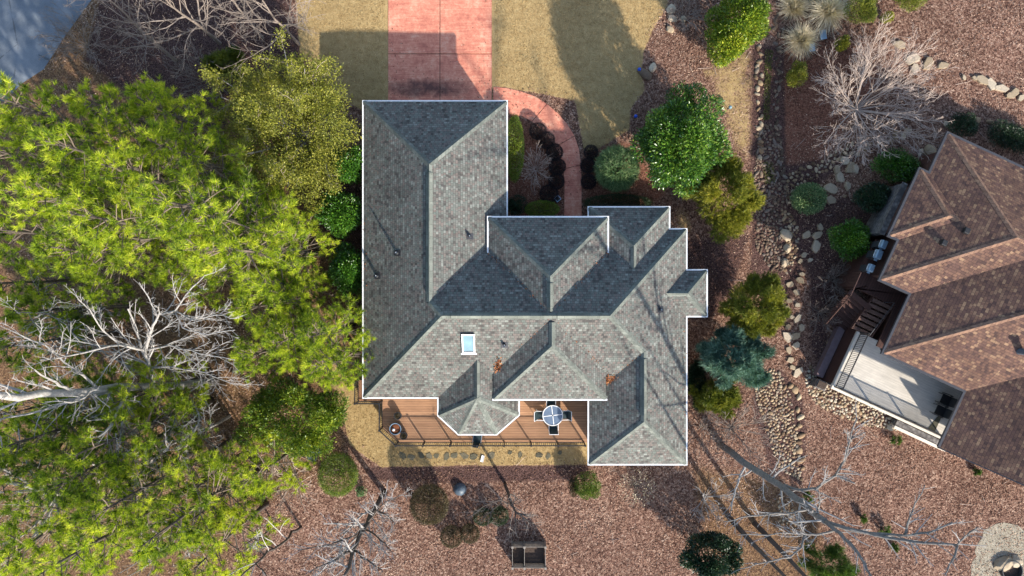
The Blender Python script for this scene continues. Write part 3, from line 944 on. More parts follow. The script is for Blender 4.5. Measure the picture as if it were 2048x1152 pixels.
DZ = .95
def make_deck():
    D = empty('wooden_deck', (0, 0, 0), 0, 'long warm brown timber deck along the south wall of the grey roofed house', 'deck')
    q = lambda px, py: W(px, py, DZ)[:2]
    r = lambda px, py: W(px, py, DZ + .98)[:2]
    x0 = r(757, 0)[0]; ys = r(0, 893)[1]; yb = r(0, 862)[1]; xc = r(790, 0)[0]; xb = r(708, 0)[0]; ybs = r(0, 809)[1]; ybn = r(0, 765)[1]
    main = [(x0, -5.6), (x0, yb), (xc, ys), (4.72, ys), (4.72, -5.6)]
    b = MB(); b.prism([(p[0], p[1]) for p in main], DZ - .05, DZ); b.build('floor', M['deck'], D)
    b = MB(); b.prism([(xb, ybs), (x0 - .004, ybs), (x0 - .004, -5.0), (-7.74, -5.0), (-7.74, ybn), (xb, ybn)], DZ - .05, DZ + .003); b.build('side_floor', M['deck_v'], D)
    b = MB(); b.prism(inset_poly(main, .06), .0, DZ - .052, cap=False); b.build('skirt', M['brown_wood'], D)
    b = MB(); b.prism([(xb + .06, ybs + .06), (x0 - .06, ybs + .06), (x0 - .06, ybn - .06), (xb + .06, ybn - .06)], 0, DZ - .054, cap=False); b.build('skirt', M['brown_wood'], D)
    e = .04
    b = MB(); b.sweep([(xc + .1, ys + .2), (4.7, ys + .2)], -.07, .07, DZ + .001, DZ + .006); b.build('border_board', M['deck'], D)
    railing_run(D, [(xb + e, ybn), (xb + e, ybs + e), (x0 + e, ybs + e), (x0 + e, yb + e * .5), (xc + e, ys + e), (4.2, ys + e)], DZ, .98, .112, .011, post_every=1.62)
    return D

def dining_set():
    cx, cy, _ = W(1105.5, 831, DZ + .72)
    T = empty('patio_table', (cx, cy, DZ), 0, 'round glass topped patio table with white rim and cross bars between four sling chairs', 'table')
    b = MB(); b.ring((0, 0, .715), .575, .026, 40, 6)
    for a in (.12, .12 + PI / 2):
        b.box((0, 0, .705), (1.13, .04, .03), a)
    b.build('frame', M['white'], T)
    b = MB(); b.lathe([(0, .70), (.572, .70), (.572, .712), (0, .712)], (0, 0, 0), 40); b.build('tabletop', M['table_glass'], T)
    for k in range(4):
        a = .12 + PI / 4 + k * PI / 2
        b = MB(); b.tube([(.16 * math.cos(a), .16 * math.sin(a), .69), (.22 * math.cos(a), .22 * math.sin(a), .35), (.42 * math.cos(a), .42 * math.sin(a), 0)], .02, 6)
        b.build('leg', M['white'], T)
    b = MB(); b.lathe([(0, .712), (.035, .712), (.035, .74), (0, .74)], (0, 0, 0), 12); b.build('umbrella_cap', M['charcoal'], T)
    # chair, local +y is the back
    C = empty('patio_chair', (0, 0, 0), 0, 'x', 'chair', 'white framed sling chairs round the patio table')
    b = MB(); b.hexa([(-.24, -.26, .40), (.24, -.26, .40), (.24, .24, .37), (-.24, .24, .37), (-.24, -.26, .415), (.24, -.26, .415), (.24, .24, .385), (-.24, .24, .385)]); b.build('seat', M['sling'], C)
    b = MB(); b.hexa([(-.24, .22, .40), (.24, .22, .40), (.24, .245, .40), (-.24, .245, .40), (-.24, .40, .92), (.24, .40, .92), (.24, .425, .92), (-.24, .425, .92)]); b.build('backrest', M['sling'], C)
    for s in (-1, 1):
        b = MB(); x = s * .265
        b.tube([(x, -.36, 0), (x, -.32, .40), (x, -.30, .60), (x, .0, .64), (x, .30, .60)], .019, 6)
        b.tube([(x, .30, 0), (x, .24, .38), (x, .42, .94)], .019, 6)
        b.build('frame', M['white'], C)
    b = MB(); b.tube([(-.265, .43, .94), (.265, .43, .94)], .019, 6); b.tube([(-.265, -.27, .40), (.265, -.27, .40)], .017, 6); b.build('crossbar', M['white'], C)
    spots = [(1102, 811, 0, 'white framed sling chair on the north side of the round table, beside the eave'),
             (1107, 851, PI, 'white framed sling chair on the south side of the round table, nearest the deck railing'),
             (1083, 831, PI / 2, 'white framed sling chair on the west side of the round table, facing east'),
             (1127, 830, -PI / 2, 'white framed sling chair on the east side of the round table, facing west')]
    for i, (px, py, rz, lab) in enumerate(spots):
        x, y, _ = W(px, py, DZ + .5)
        if i == 0:
            C.location = (x, y, DZ); C.rotation_euler = (0, 0, rz); C['label'] = lab
        else:
            copy_tree(C, (x, y, DZ), rz, 1.0, lab)
    # pots and bowl
    def pot(px, py, r, h, name, lab, cat, extra):
        x, y, _ = W(px, py, DZ + h)
        r *= 1.18
        P = empty(name, (x, y, DZ), 0, lab, cat)
        b = MB(); b.lathe([(r * .7, 0), (r * .95, h * .4), (r, h * .9), (r * 1.02, h), (r * .85, h), (r * .82, h * .85)], (0, 0, 0), 20); b.build('bowl', M['charcoal'], P)
        b = MB(); b.lathe([(0, h * .84), (r * .84, h * .84), (r * .6, h * .9), (0, h * .93)], (0, 0, 0), 16); b.build('soil', M['soil'] if not extra else M['fallen'], P)
        return P
    rng = np.random.default_rng(5)
    for (px, py, lab) in ((795, 832, 'dark round woven pot on the deck, north of the black fire bowl'), (807, 872, 'dark round woven pot on the deck, south of the black fire bowl')):
        P = pot(px, py, .185, .42, 'deck_pot', lab, 'pot', False)
        n = 160
        A = rng.normal(0, .06, (n, 3)); A[:, 2] = .40
        D = rng.normal(0, 1, (n, 3)); D[:, 2] = np.abs(D[:, 2]) + .2
        leaf_cloud('dry_plant', A, D, .12, .018, M['bronze'], P, rng)
    P = pot(790.5, 858, .29, .5, 'fire_bowl', 'black round fire bowl with reddish brown filling and a white lump on the west deck', 'fire bowl', True)
    b = MB(); b.ring((0, 0, .5), .325, .022, 30, 6); b.build('rim', M['steel'], P)
    b = MB(); b.lathe([(0, .44), (.09, .44), (.08, .52), (.05, .56), (0, .57)], (-.1, -.05, 0), 9); b.build('white_lump', M['white'], P)
    # lounge seat peeping out below the bay roof
    x, y, _ = W(954, 880, DZ + .5)
    L = empty('deck_chair', (x, y, DZ), PI - .15, 'dark sling deck chair standing between the bay roof and the south railing', 'chair')
    b = MB(); b.hexa([(-.22, -.3, .34), (.22, -.3, .34), (.22, .16, .30), (-.22, .16, .30), (-.22, -.3, .36), (.22, -.3, .36), (.22, .16, .32), (-.22, .16, .32)]); b.build('seat', M['sling'], L)
    b = MB(); b.hexa([(-.2, .16, .31), (.2, .16, .31), (.2, .19, .31), (-.2, .19, .31), (-.13, .34, .85), (.2, .34, .85), (.2, .37, .85), (-.13, .37, .85)]); b.build('backrest', M['sling'], L)
    for s in (-1, 1):
        b = MB(); b.tube([(s * .24, -.32, 0), (s * .24, -.26, .36), (s * .24, .2, .33), (s * .22, .38, .88)], .016, 5); b.tube([(s * .24, .3, 0), (s * .24, .1, .34)], .016, 5); b.build('frame', M['steel'], L)

# ------------------------------------------------------------------ small things in the garden
def small_things():
    x, y, z = G(920, 978)
    P = empty('garden_dome', (x, y, z), 0, 'blue grey round plastic dome cover lying on the leaf litter south of the deck', 'dome cover')
    b = MB(); b.lathe([(.36, 0), (.37, .05), (.35, .16), (.28, .28), (.16, .36), (0, .39)], (0, 0, 0), 28); b.build('cover', M['dome'], P, smooth=True)
    b = MB(); b.ring((0, 0, .05), .365, .025, 30, 6); b.build('rim', M['dome'], P)
    x, y, z = W(625, 913, 1.2)
    P = empty('bird_bath', (x, y, 0), 0, 'blue grey bird bath beside the rounded green shrub below the holly', 'bird bath')
    b = MB(); b.lathe([(.07, 1.05), (.2, 1.1), (.29, 1.2), (.30, 1.24), (.26, 1.24), (.18, 1.16), (0, 1.13)], (0, 0, 0), 24); b.build('basin', M['dome'], P, smooth=True)
    b = MB(); b.lathe([(.2, 0), (.17, .08), (.07, .16), (.055, .7), (.08, 1.06)], (0, 0, 0), 16); b.build('pedestal', M['dome'], P, smooth=True)
    b = MB(); b.lathe([(0, 1.13), (.06, 1.135), (.05, 1.22), (0, 1.24)], (0, 0, 0), 12); b.build('float', M['charcoal'], P)
    # two-bay compost bin
    zt = .95
    xa, xb_, xm = W(1025, 0, zt)[0], W(1091, 0, zt)[0], W(1049, 0, zt)[0]
    ya, yb = W(0, 1095, zt)[1], W(0, 1137, zt)[1]
    cx, cy = (xa + xb_) / 2, (ya + yb) / 2
    P = empty('compost_bin', (cx, cy, 0), 0, 'open weathered timber compost bin with two bays on the leaf covered slope', 'compost bin')
    for px in (xa, xm, xb_):
        for py in (ya, yb):
            b = MB(); b.box((px - cx, py - cy, zt / 2), (.1, .1, zt)); b.box((px - cx, py - cy, zt + .012), (.13, .13, .025)); b.build('post', M['compost'], P)
    def slats(x0, y0, x1, y1, name):
        b = MB(); L = math.hypot(x1 - x0, y1 - y0); a = math.atan2(y1 - y0, x1 - x0)
        for k in range(6):
            b.box(((x0 + x1) / 2 - cx, (y0 + y1) / 2 - cy, .1 + k * .145), (L - .11, .028, .12), a)
        b.build(name, M['compost'], P)
    slats(xa, ya, xb_, ya, 'back_panel'); slats(xa, yb, xb_, yb, 'front_panel')
    slats(xa, ya, xa, yb, 'side_panel'); slats(xb_, ya, xb_, yb, 'side_panel'); slats(xm, ya, xm, yb, 'divider')
    b = MB(); b.prism([(xa - cx + .06, yb - cy + .06), (xb_ - cx - .06, yb - cy + .06), (xb_ - cx - .06, ya - cy - .06), (xa - cx + .06, ya - cy - .06)], .0, .42); b.build('compost', M['soil'], P)
    # square lantern by the walk
    x, y, z = W(1115.5, 397, .5)
    P = empty('garden_lantern', (x, y, 0), .7, 'square garden lantern with pale metal frame beside the curved red walk', 'lantern')
    b = MB()
    for sx in (-1, 1):
        for sy in (-1, 1):
            b.box((sx * .14, sy * .14, .25), (.025, .025, .5))
        b.box((sx * .14, 0, .49), (.03, .255, .03)); b.box((0, sx * .14, .49), (.255, .03, .03))
    b.build('frame', M['steel'], P)
    b = MB(); b.box((0, 0, .02), (.3, .3, .04)); b.lathe([(.05, .04), (.05, .22), (0, .22)], (0, 0, 0), 10); b.build('base', M['charcoal'], P)
    # utility boxes
    for px, py, s, a, lab in ((1643, 72, (.32, .5, .22), .15, 'grey utility box lid between two pale grass clumps'), (1621, 97, (.30, .42, .2), .1, 'grey utility box lid at the foot of the lowest pale grass clump')):
        x, y, z = G(px, py)
        P = empty('utility_box', (x, y, z), a, lab, 'utility box', 'utility boxes by the grass clumps')
        b = MB(); b.box((0, 0, s[2] / 2), (s[0], s[1], s[2])); b.build('case', M['dome'], P, bevel=.02)
        b = MB(); b.box((0, 0, s[2] + .015), (s[0] + .05, s[1] + .05, .03)); b.build('lid', M['steel'], P, bevel=.01)
    x, y, z = G(965, 917)
    P = empty('splash_block', (x, y, z), -.25, 'small white splash block lying in the grass strip below the deck railing', 'splash block')
    b = MB(); b.box((0, 0, .03), (.17, .40, .05)); b.build('tray', M['white'], P, bevel=.012)
    b = MB(); b.sweep([(-.075, -.2, .05), (-.075, .2, .05)], -.012, .012, 0, .03); b.sweep([(.075, -.2, .05), (.075, .2, .05)], -.012, .012, 0, .03); b.build('rim', M['white'], P)
    blue = mat_plain('glazed_blue', (.02, .08, .45), .25, .1)
    for px, py, lab in ((1276, 143, 'small blue glazed ornament beside the boulder at the lawn edge'), (1269, 236, 'small blue glazed ornament at the left foot of the big magnolia'), (1456, 218, 'small pale blue ornament on a stake right of the big magnolia')):
        x, y, z = G(px, py)
        P = empty('garden_ornament', (x, y, z), 0, lab, 'ornament')
        m = blue if px < 1400 else M['skyglass']
        b = MB(); b.lathe([(0, .30), (.07, .32), (.11, .40), (.09, .49), (.03, .53), (0, .53)], (0, 0, 0), 14); b.build('globe', m, P, smooth=True)
        b = MB(); b.lathe([(.05, 0), (.02, .05), (.018, .31)], (0, 0, 0), 8); b.build('stake', M['charcoal'], P)
    # firewood / rocks round a fire ring, lower right corner
    x, y, z = G(2018, 1138)
    P = empty('fire_ring', (x, y, z), 0, 'dark steel fire ring on the pale gravel pad in the lower right corner', 'fire ring')
    b = MB(); b.lathe([(.62, 0), (.62, .32), (.57, .32), (.57, .02)], (0, 0, 0), 28); b.build('ring', M['charcoal'], P)
    b = MB(); b.lathe([(0, .03), (.3, .07), (.565, .04)], (0, 0, 0), 18); b.build('ash', M['soil'], P)

def rock_mesh(name, seed, mat, flat=.55, ang=.25, sub=2):
    import bmesh
    from mathutils import noise
    bm = bmesh.new()
    bmesh.ops.create_icosphere(bm, subdivisions=sub, radius=.5)
    rr = random.Random(seed)
    off = Vector((rr.uniform(0, 50), rr.uniform(0, 50), rr.uniform(0, 50)))
    sx, sy = rr.uniform(.85, 1.15), rr.uniform(.65, 1.0)
    for v in bm.verts:
        n = noise.noise(v.co * 1.8 + off) * ang + noise.noise(v.co * 4.5 + off) * ang * .4
        v.co *= 1 + n
        v.co.x *= sx; v.co.y *= sy; v.co.z *= flat
        if v.co.z < -.1 * flat: v.co.z = -.1 * flat + (v.co.z + .1 * flat) * .2
    me = bpy.data.meshes.new(name)
    bm.to_mesh(me); bm.free()
    me.materials.append(mat)
    return me

def slab_mesh(name, seed, mat, h=.10):
    rr = random.Random(seed)
    n = rr.randint(5, 7); ph = rr.uniform(0, 6)
    b = MB(); pts = []
    for k in range(n):
        a = ph + 2 * PI * (k + rr.uniform(-.25, .25)) / n
        q = rr.uniform(.40, .56)
        pts.append((q * math.cos(a), q * .8 * math.sin(a)))
    top = [(x * .93, y * .93) for x, y in pts]
    vs = [(x, y, -.05) for x, y in pts] + [(x, y, h * .75) for x, y in pts] + [(x, y, h + rr.uniform(-.012, .012)) for x, y in top]
    fs = []
    for l in (0, n):
        for k in range(n):
            fs.append((l + k, l + (k + 1) % n, l + n + (k + 1) % n, l + n + k))
    fs.append(tuple(range(2 * n, 3 * n)))
    b.add(vs, fs)
    o = b.build(name, mat)
    me = o.data
    bpy.data.objects.remove(o)
    return me

def put(name, me, loc, rz, sc, label, cat, group=None):
    o = bpy.data.objects.new(name, me); COL.objects.link(o)
    o.location = loc; o.rotation_euler = (0, 0, rz); o.scale = sc
    return tag(o, label, cat, group)

def make_stones():
    rr = random.Random(11)
    riv = [rock_mesh('river_stone', s, M['stone'], .6, .38, 2) for s in range(7)]
    rivd = [rock_mesh('creek_stone', 20 + s, M['stone_dark'], .6, .4, 2) for s in range(5)]
    bould = [rock_mesh('boulder', 40 + s, M['stone_pale'], .62, .4, 2) for s in range(5)]
    flag = [slab_mesh('stepping_stone', 60 + s, M['stone_pale']) for s in range(8)]
    slt = [slab_mesh('slate_slab', 80 + s, M['slate'], .025) for s in range(5)]
    S = (FPX / CAMZ)
    # ---- stepping stones of the mulch path, the top right arc and others
    path = [(1600, 560, 20), (1579, 568, 17), (1592, 585, 15), (1578, 602, 14), (1594, 610, 13), (1573, 617, 16), (1595, 637, 20), (1583, 634, 12), (1575, 653, 15), (1602, 655, 17), (1591, 672, 21), (1575, 677, 20), (1592, 690, 18), (1577, 700, 17),
            (1595, 744, 25), (1580, 720, 18), (1574, 672, 24), (1584, 735, 14), (1612, 470, 20), (1608, 510, 14), (1600, 522, 12), (1620, 520, 12), (1603, 548, 13)]
    for i, (px, py, d) in enumerate(path):
        put('stepping_stone', flag[i % 8], G(px, py), rr.uniform(0, 6), (d / S * 1.0, d / S * .95, 1.0), 'pale flat stepping stone in the mulch path between creek bed and brown roofed house', 'stepping stone', 'stepping stones of the mulch path')
    arc = [(1824, 120, 26), (1855, 127, 24), (1829, 139, 21), (1885, 132, 18), (1798, 90, 22), (1963, 160, 24), (1981, 168, 22), (2001, 177, 22), (2026, 186, 20), (2018, 192, 15), (2041, 196, 15), (1948, 157, 10), (1926, 156, 10)]
    for i, (px, py, d) in enumerate(arc):
        put('flagstone', flag[(i * 3 + 1) % 8], G(px, py), rr.uniform(0, 6), (d / S * 1.25, d / S, 1.3), 'pale angular flagstone of the broken line across the leaf litter above the brown roof', 'flagstone', 'flagstones across the upper right slope')
    misc = [(1662, 378, 26), (1660, 400, 22), (1680, 356, 20), (1700, 335, 22), (1711, 338, 15), (1673, 340, 16), (1695, 372, 16), (1634, 470, 20), (1631, 493, 22), (1690, 322, 20), (1640, 455, 14)]
    for i, (px, py, d) in enumerate(misc):
        put('flagstone', flag[(i * 5 + 2) % 8], G(px, py), rr.uniform(0, 6), (d / S * 1.2, d / S, 1.4), 'pale angular flagstone in the dark mulch around the round green shrub', 'flagstone', 'flagstones around the round green shrub')
    for i, px in enumerate((805, 823, 843, 858, 873, 893, 909, 929, 947, 983, 1040, 1078, 1096, 1020, 1120)):
        d = (20, 18, 19, 17, 14, 19, 18, 22, 20, 18, 14, 17, 17, 11, 11)[i]
        put('slate_slab', slt[i % 5], G(px, 912 + rr.uniform(-3, 3) - (8 if i > 12 else 0)), rr.uniform(0, 6), (d / S * .95, d / S * .95, 1), 'dark mossy slate set in the grass strip below the deck railing', 'slate slab', 'slates in the grass strip')
    # ---- boulders
    for i, (px, py, d, lab) in enumerate(((1289, 148, 26, 'grey boulder at the lawn edge beside the blue ornament'), (1305, 137, 17, 'small pale boulder right of the grey boulder at the lawn edge'),
            (1342, 19, 22, 'pale boulder topmost at the bed corner beside the front lawn'), (1344, 38, 17, 'pale boulder left of a pair in the leaf bed by the front lawn'), (1366, 39, 17, 'pale boulder right of a pair in the leaf bed by the front lawn'),
            (1340, 60, 17, 'pale boulder lowest of the group in the leaf bed by the front lawn'), (1859, 303, 27, 'tan boulder at the upper left corner of the brown roof'),
            (1781, 853, 18, 'tan boulder at the lower tip of the river rock slope'), (1572, 470, 24, 'large golden boulder in the middle of the dry creek pool'), (1574, 497, 20, 'golden boulder below the largest one in the dry creek pool'),
            (1569, 525, 18, 'golden boulder at the lower end of the dry creek pool'), (2003, 1128, 34, 'pale cut log seat at the left of the fire ring'), (2030, 1122, 28, 'grey stone seat above the fire ring'))):
        x, y, z = G(px, py)
        m = bould[i % 5] if i not in (0,) else rivd[0]
        put('boulder', m, (x, y, z + .06), rr.uniform(0, 6), (d / S * 1.05, d / S * .95, d / S * .9), lab, 'boulder')
    # ---- creek stones
    items = []   # (px,py,dia px,kind)
    def lane(pts, w, dmin, dmax, kind, step=.8):
        P = [Vector(p) for p in pts]
        for a, c in zip(P[:-1], P[1:]):
            L = (c - a).length; n = max(1, int(L / (dmax * step)))
            for k in range(n):
                for _ in range(max(1, int(w / dmax + .5))):
                    p = a + (c - a) * ((k + rr.uniform(-.3, .3)) / n); p += Vector((rr.uniform(-w, w) / 2, rr.uniform(-w, w) / 3))
                    items.append((p.x, p.y, rr.uniform(dmin, dmax), kind))
    def fill(poly, dmin, dmax, kind, packing=1.0, dens=1.0):
        xs = [p[0] for p in poly]; ys = [p[1] for p in poly]
        got = []
        A = (max(xs) - min(xs)) * (max(ys) - min(ys))
        tries = int(A / ((dmin + dmax) / 2) ** 2 * 16 * dens)
        px = np.array([rr.uniform(min(xs), max(xs)) for _ in range(tries)]); py = np.array([rr.uniform(min(ys), max(ys)) for _ in range(tries)])
        inside = poly_sd(poly, px, py) > 0
        for X, Y in zip(px[inside], py[inside]):
            d = dmin + (dmax - dmin) * rr.random() ** 2.0
            if all((X - a) ** 2 + (Y - c) ** 2 > (.43 * packing * (d + e)) ** 2 for a, c, e in got):
                got.append((X, Y, d))
        items.extend((a, c, e, kind) for a, c, e in got)
    lane([(1522, 92), (1517, 150), (1519, 210), (1515, 270), (1518, 330)], 14, 7, 12, 0)
    lane([(1556, 92), (1557, 150), (1552, 200), (1556, 260), (1561, 330)], 11, 6, 10, 1)
    lane([(1562, 20), (1560, 60), (1548, 95)], 26, 7, 12, 1)
    fill([(1512, 250), (1560, 250), (1566, 330), (1512, 330)], 5, 10, 1)
    fill([(1508, 330), (1568, 330), (1580, 400), (1560, 430), (1512, 430), (1505, 380)], 5, 11, 1)
    fill([(1568, 350), (1640, 322), (1700, 285), (1722, 296), (1690, 318), (1640, 350), (1600, 385), (1580, 408)], 6, 11, 0, 1.15)
    fill([(1515, 425), (1560, 430), (1565, 500), (1572, 545), (1545, 540), (1512, 500), (1510, 460)], 5, 9, 1)
    fill([(1562, 420), (1580, 425), (1597, 460), (1596, 500), (1578, 548), (1566, 545), (1572, 490)], 5, 10, 0)
    fill([(1528, 742), (1556, 738), (1580, 790), (1592, 850), (1604, 960), (1556, 938), (1540, 880), (1514, 800), (1508, 770)], 5, 9, 0, 1.0)
    lane([(1580, 765), (1596, 800), (1601, 850), (1600, 900), (1602, 955)], 9, 10, 16, 0, 1.0)
    fill([(1612, 742), (1640, 734), (1690, 763), (1760, 796), (1803, 826), (1793, 862), (1735, 852), (1685, 834), (1634, 808), (1612, 775)], 5, 9, 3)
    lane([(1715, 305), (1760, 292), (1800, 270), (1840, 250)], 18, 7, 12, 0, 1.3)
    lane([(1848, 330), (1838, 300), (1822, 345), (1812, 380)], 12, 6, 11, 0)
    lane([(1905, 245), (1935, 238), (1975, 240), (2005, 252), (2030, 278)], 8, 7, 14, 0, 1.3)
    lane([(1652, 695), (1662, 680), (1668, 665)], 12, 6, 10, 0)
    lane([(1622, 730), (1630, 720)], 12, 6, 10, 0)
    lane([(1700, 395), (1760, 420), (1740, 470)], 10, 6, 10, 0, 2)
    fill([(1548, 990), (1580, 985), (1590, 1030), (1560, 1060)], 4, 7, 0, 1.4)
    items.sort(key=lambda t: -t[2])
    V = []; F = 0
    bulkv = {0: [], 1: [], 3: []}
    for i, (px, py, d, k) in enumerate(items):
        x, y, z = G(px, py)
        s = d / S * 1.12
        if i < 270:
            me = (rivd if k == 1 else riv)[i % (5 if k == 1 else 7)]
            put('river_stone', me, (x, y, z + .02), rr.uniform(0, 6), (s * rr.uniform(.95, 1.3), s * rr.uniform(.75, 1.05), s * rr.uniform(.6, .9)), 'rounded river stone lining the dry creek bed or the rock borders beside it', 'river stone', 'river stones of the dry creek')
        else:
            bulkv[k].append((x, y, z + .015, s, rr.uniform(0, 6)))
    for k, nm in ((0, 'creek_pebbles'), (1, 'dark_creek_pebbles'), (3, 'pale_river_rock')):
        vs = []
        src = [rock_mesh('pebble_shape', 90 + j, None, .6, .34, 1) for j in range(4)]
        base = [np.array([v.co[:] for v in m.vertices]) for m in src]
        tri = [tuple(p.vertices) for p in src[0].polygons]
        for j, (x, y, z, s, a) in enumerate(bulkv[k]):
            b = base[j % 4]; ca, sa = math.cos(a), math.sin(a)
            q = np.stack([(b[:, 0] * ca - b[:, 1] * sa) * s + x, (b[:, 0] * sa + b[:, 1] * ca) * s + y, b[:, 2] * s * .85 + z], -1)
            vs.append(q)
        if not vs: continue
        o = np_mesh(nm, np.concatenate(vs), len(base[0]), tri, (M['stone'], M['stone_dark'], None, M['stone_tan'])[k])
        for p in o.data.polygons: p.use_smooth = False
        tag(o, kind='stuff')
        for m in src: bpy.data.meshes.remove(m)
    for me in riv + rivd:
        for p in me.polygons: p.use_smooth = True

# ------------------------------------------------------------------ the house on the right
def make_neighbour():
    ZN, PN = 5.0, .5
    P0 = W(1897, 268, ZN)
    ang = math.atan2(-.42, .906)
    H = empty('house', (P0[0], P0[1], 0), ang, 'house with brown blended shingle roof and dark gutters at the right edge', 'house')
    ca, sa = math.cos(ang), math.sin(ang)
    def loc(px, py, z):
        x, y, _ = W(px, py, z); dx, dy = x - P0[0], y - P0[1]
        return (dx * ca + dy * sa, -dx * sa + dy * ca)
    # local x = along the eave, local y = towards the upper right
    roof = MB(); caps = MB(); gut = MB()
    def rf(x, y, z): return (x, -y, z)
    W1 = 8.45; h1 = W1 / 2; z1 = ZN + h1 * PN
    add_face_up(roof, [rf(0, 0, ZN), rf(0, W1, ZN), rf(h1, h1, z1)])
    add_face_up(roof, [rf(0, 0, ZN), rf(h1, h1, z1), rf(10, h1, z1), rf(10, 0, ZN)])
    add_face_up(roof, [rf(0, W1, ZN), rf(10, W1, ZN), rf(10, h1, z1), rf(h1, h1, z1)])
    b0, b1 = 2.33, 6.13; hb = (b1 - b0) / 2; zb = ZN + hb * PN; bm_ = (b0 + b1) / 2
    add_face_up(roof, [rf(-.55, b0, ZN), rf(-.55, b1, ZN), rf(-.55 + hb, bm_, zb)])
    add_face_up(roof, [rf(-.55, b0, ZN), rf(-.55 + hb, bm_, zb), rf(2.6, bm_, zb), rf(2.6, b0, ZN)])
    add_face_up(roof, [rf(-.55, b1, ZN), rf(2.6, b1, ZN), rf(2.6, bm_, zb), rf(-.55 + hb, bm_, zb)])
    u2, v2a, v2b = 1.77, .9, 11.9; h2 = (v2b - v2a) / 2; z2 = ZN + h2 * PN; m2 = (v2a + v2b) / 2
    add_face_up(roof, [rf(u2, v2a, ZN), rf(u2, v2b, ZN), rf(u2 + h2, m2, z2)])
    add_face_up(roof, [rf(u2, v2a, ZN), rf(u2 + h2, m2, z2), rf(20, m2, z2), rf(20, v2a, ZN)])
    add_face_up(roof, [rf(u2, v2b, ZN), rf(20, v2b, ZN), rf(20, m2, z2), rf(u2 + h2, m2, z2)])
    u3, v3 = 6.55, 15.2; h3 = 4.9; z3 = ZN + h3 * PN
    add_face_up(roof, [rf(u3, 6.0, ZN), rf(u3, v3, ZN), rf(u3 + h3, v3, z3), rf(u3 + h3, 6.0, z3)])
    add_face_up(roof, [rf(u3 + 2 * h3, 6.0, ZN), rf(u3 + 2 * h3, v3, ZN), rf(u3 + h3, v3, z3), rf(u3 + h3, 6.0, z3)])
    R = roof.build('roof', M['shingle_brown'], H, uv=True)
    for p, q in ((rf(0, 0, ZN), rf(h1, h1, z1)), (rf(0, W1, ZN), rf(h1, h1, z1)), (rf(-.55, b0, ZN), rf(-.55 + hb, bm_, zb)), (rf(-.55, b1, ZN), rf(-.55 + hb, bm_, zb)),
                 (rf(u2, v2b, ZN), rf(u2 + h2, m2, z2)), (rf(u2, v2a, ZN), rf(u2 + h2, m2, z2))):
        cap_line(caps, p, q, .14, .36, .03)
    for p, q in ((rf(h1, h1, z1), rf(8, h1, z1)), (rf(-.55 + hb, bm_, zb), rf(2.4, bm_, zb)), (rf(u2 + h2, m2, z2), rf(20, m2, z2)), (rf(u3 + h3, v3, z3), rf(u3 + h3, 6, z3))):
        cap_line(caps, p, q, .14, .5, .03)
    caps.build('ridge_cap', M['cap_brown'], R, uv=True)
    eave = [rf(12, 0, ZN), rf(0, 0, ZN), rf(0, b0, ZN), rf(-.55, b0, ZN), rf(-.55, b1, ZN), rf(0, b1, ZN), rf(0, W1, ZN), rf(u2, W1, ZN), rf(u2, v2b, ZN), rf(u3, v2b, ZN), rf(u3, v3, ZN)]
    gut.sweep(eave, -.01, .12, -.13, 0.0)
    gut.build('gutter', M['gutter_dark'], H)
    b = MB(); b.hexa([(u3 - .02, -v3 - .05, ZN - .2), (u3 + h3, -v3 - .05, z3 - .2), (u3 + h3, -v3 + .02, z3 - .2), (u3 - .02, -v3 + .02, ZN - .2), (u3 - .02, -v3 - .05, ZN - .01), (u3 + h3, -v3 - .05, z3 - .01), (u3 + h3, -v3 + .02, z3 - .01), (u3 - .02, -v3 + .02, ZN - .01)])
    b.build('rake_board', M['gutter_dark'], H)
    o = .5
    out = [(12, -o), (o, -o), (o, -b0 - o), (o - .55, -b0 - o), (o - .55, -b1 + o), (o, -b1 + o), (o, -W1 + o), (u2 + 1.5, -W1 + o), (u2 + 1.5, -v2b + o), (u3 + 3.4, -v2b + o), (u3 + 3.4, -v3 + o), (16, -v3 + o), (16, -o)]
    w = MB(); w.prism(out[::-1] if False else out, 0, ZN - .05, cap=False); w.build('wall', M['brown_wood'], H)
    w = MB(); w.add([(p[0], p[1], ZN - .06) for p in [(12, -.02), (.02, -.02), (.02, -b0), (-.53, -b0), (-.53, -b1), (.02, -b1), (.02, -W1 + .02), (u2 + .02, -W1 + .02), (u2 + .02, -v2b + .02), (u3 + .02, -v2b + .02), (u3 + .02, -v3 + .02), (16, -v3 + .02), (16, -.02)]], [tuple(range(13))]); w.build('soffit', M['brown_wood'], H)
    # stone wainscot standing proud of the bump-out
    w = MB(); w.prism([(o - .55 - .28, -b1 + o - .1), (o - .56, -b1 + o - .1), (o - .56, -b0 - o + .1), (o - .55 - .28, -b0 - o + .1)], 0.5, 3.3); w.build('stone_wainscot', M['stonewall'], H)
    w = MB(); w.prism([(o - .55 - .33, -b1 + o - .15), (o - .565, -b1 + o - .15), (o - .565, -b0 - o + .15), (o - .55 - .33, -b0 - o + .15)], 3.302, 3.38); w.build('stone_ledge', M['stonewall'], H)
    for x, y, nx, ny in ((4.0, -v2b + o, 0, -1), (9.5, -v3 + o, 0, -1)):
        window(H, x, y, 3.55, 1.4, 1.2, nx, ny)
    for px, py, r in ((1885, 486, .14), (1930, 462, .14)):
        z = 6.0
        for _ in range(10):
            lx, ly = loc(px, py, z); z = ZN + PN * lx if lx < 4 else ZN + PN * 4
        b = MB(); b.box((lx, ly, z + .09), (.28, .3, .26)); b.build('roof_vent', M['black'], H, bevel=.03)
    z = 6.5; lx, ly = loc(2043, 703, z)
    b = MB(); b.lathe([(.16, -1.5), (.16, .5), (.2, .5), (.2, .62), (0, .62)], (lx, ly, z), 14); b.build('vent_pipe', M['dome'], H)

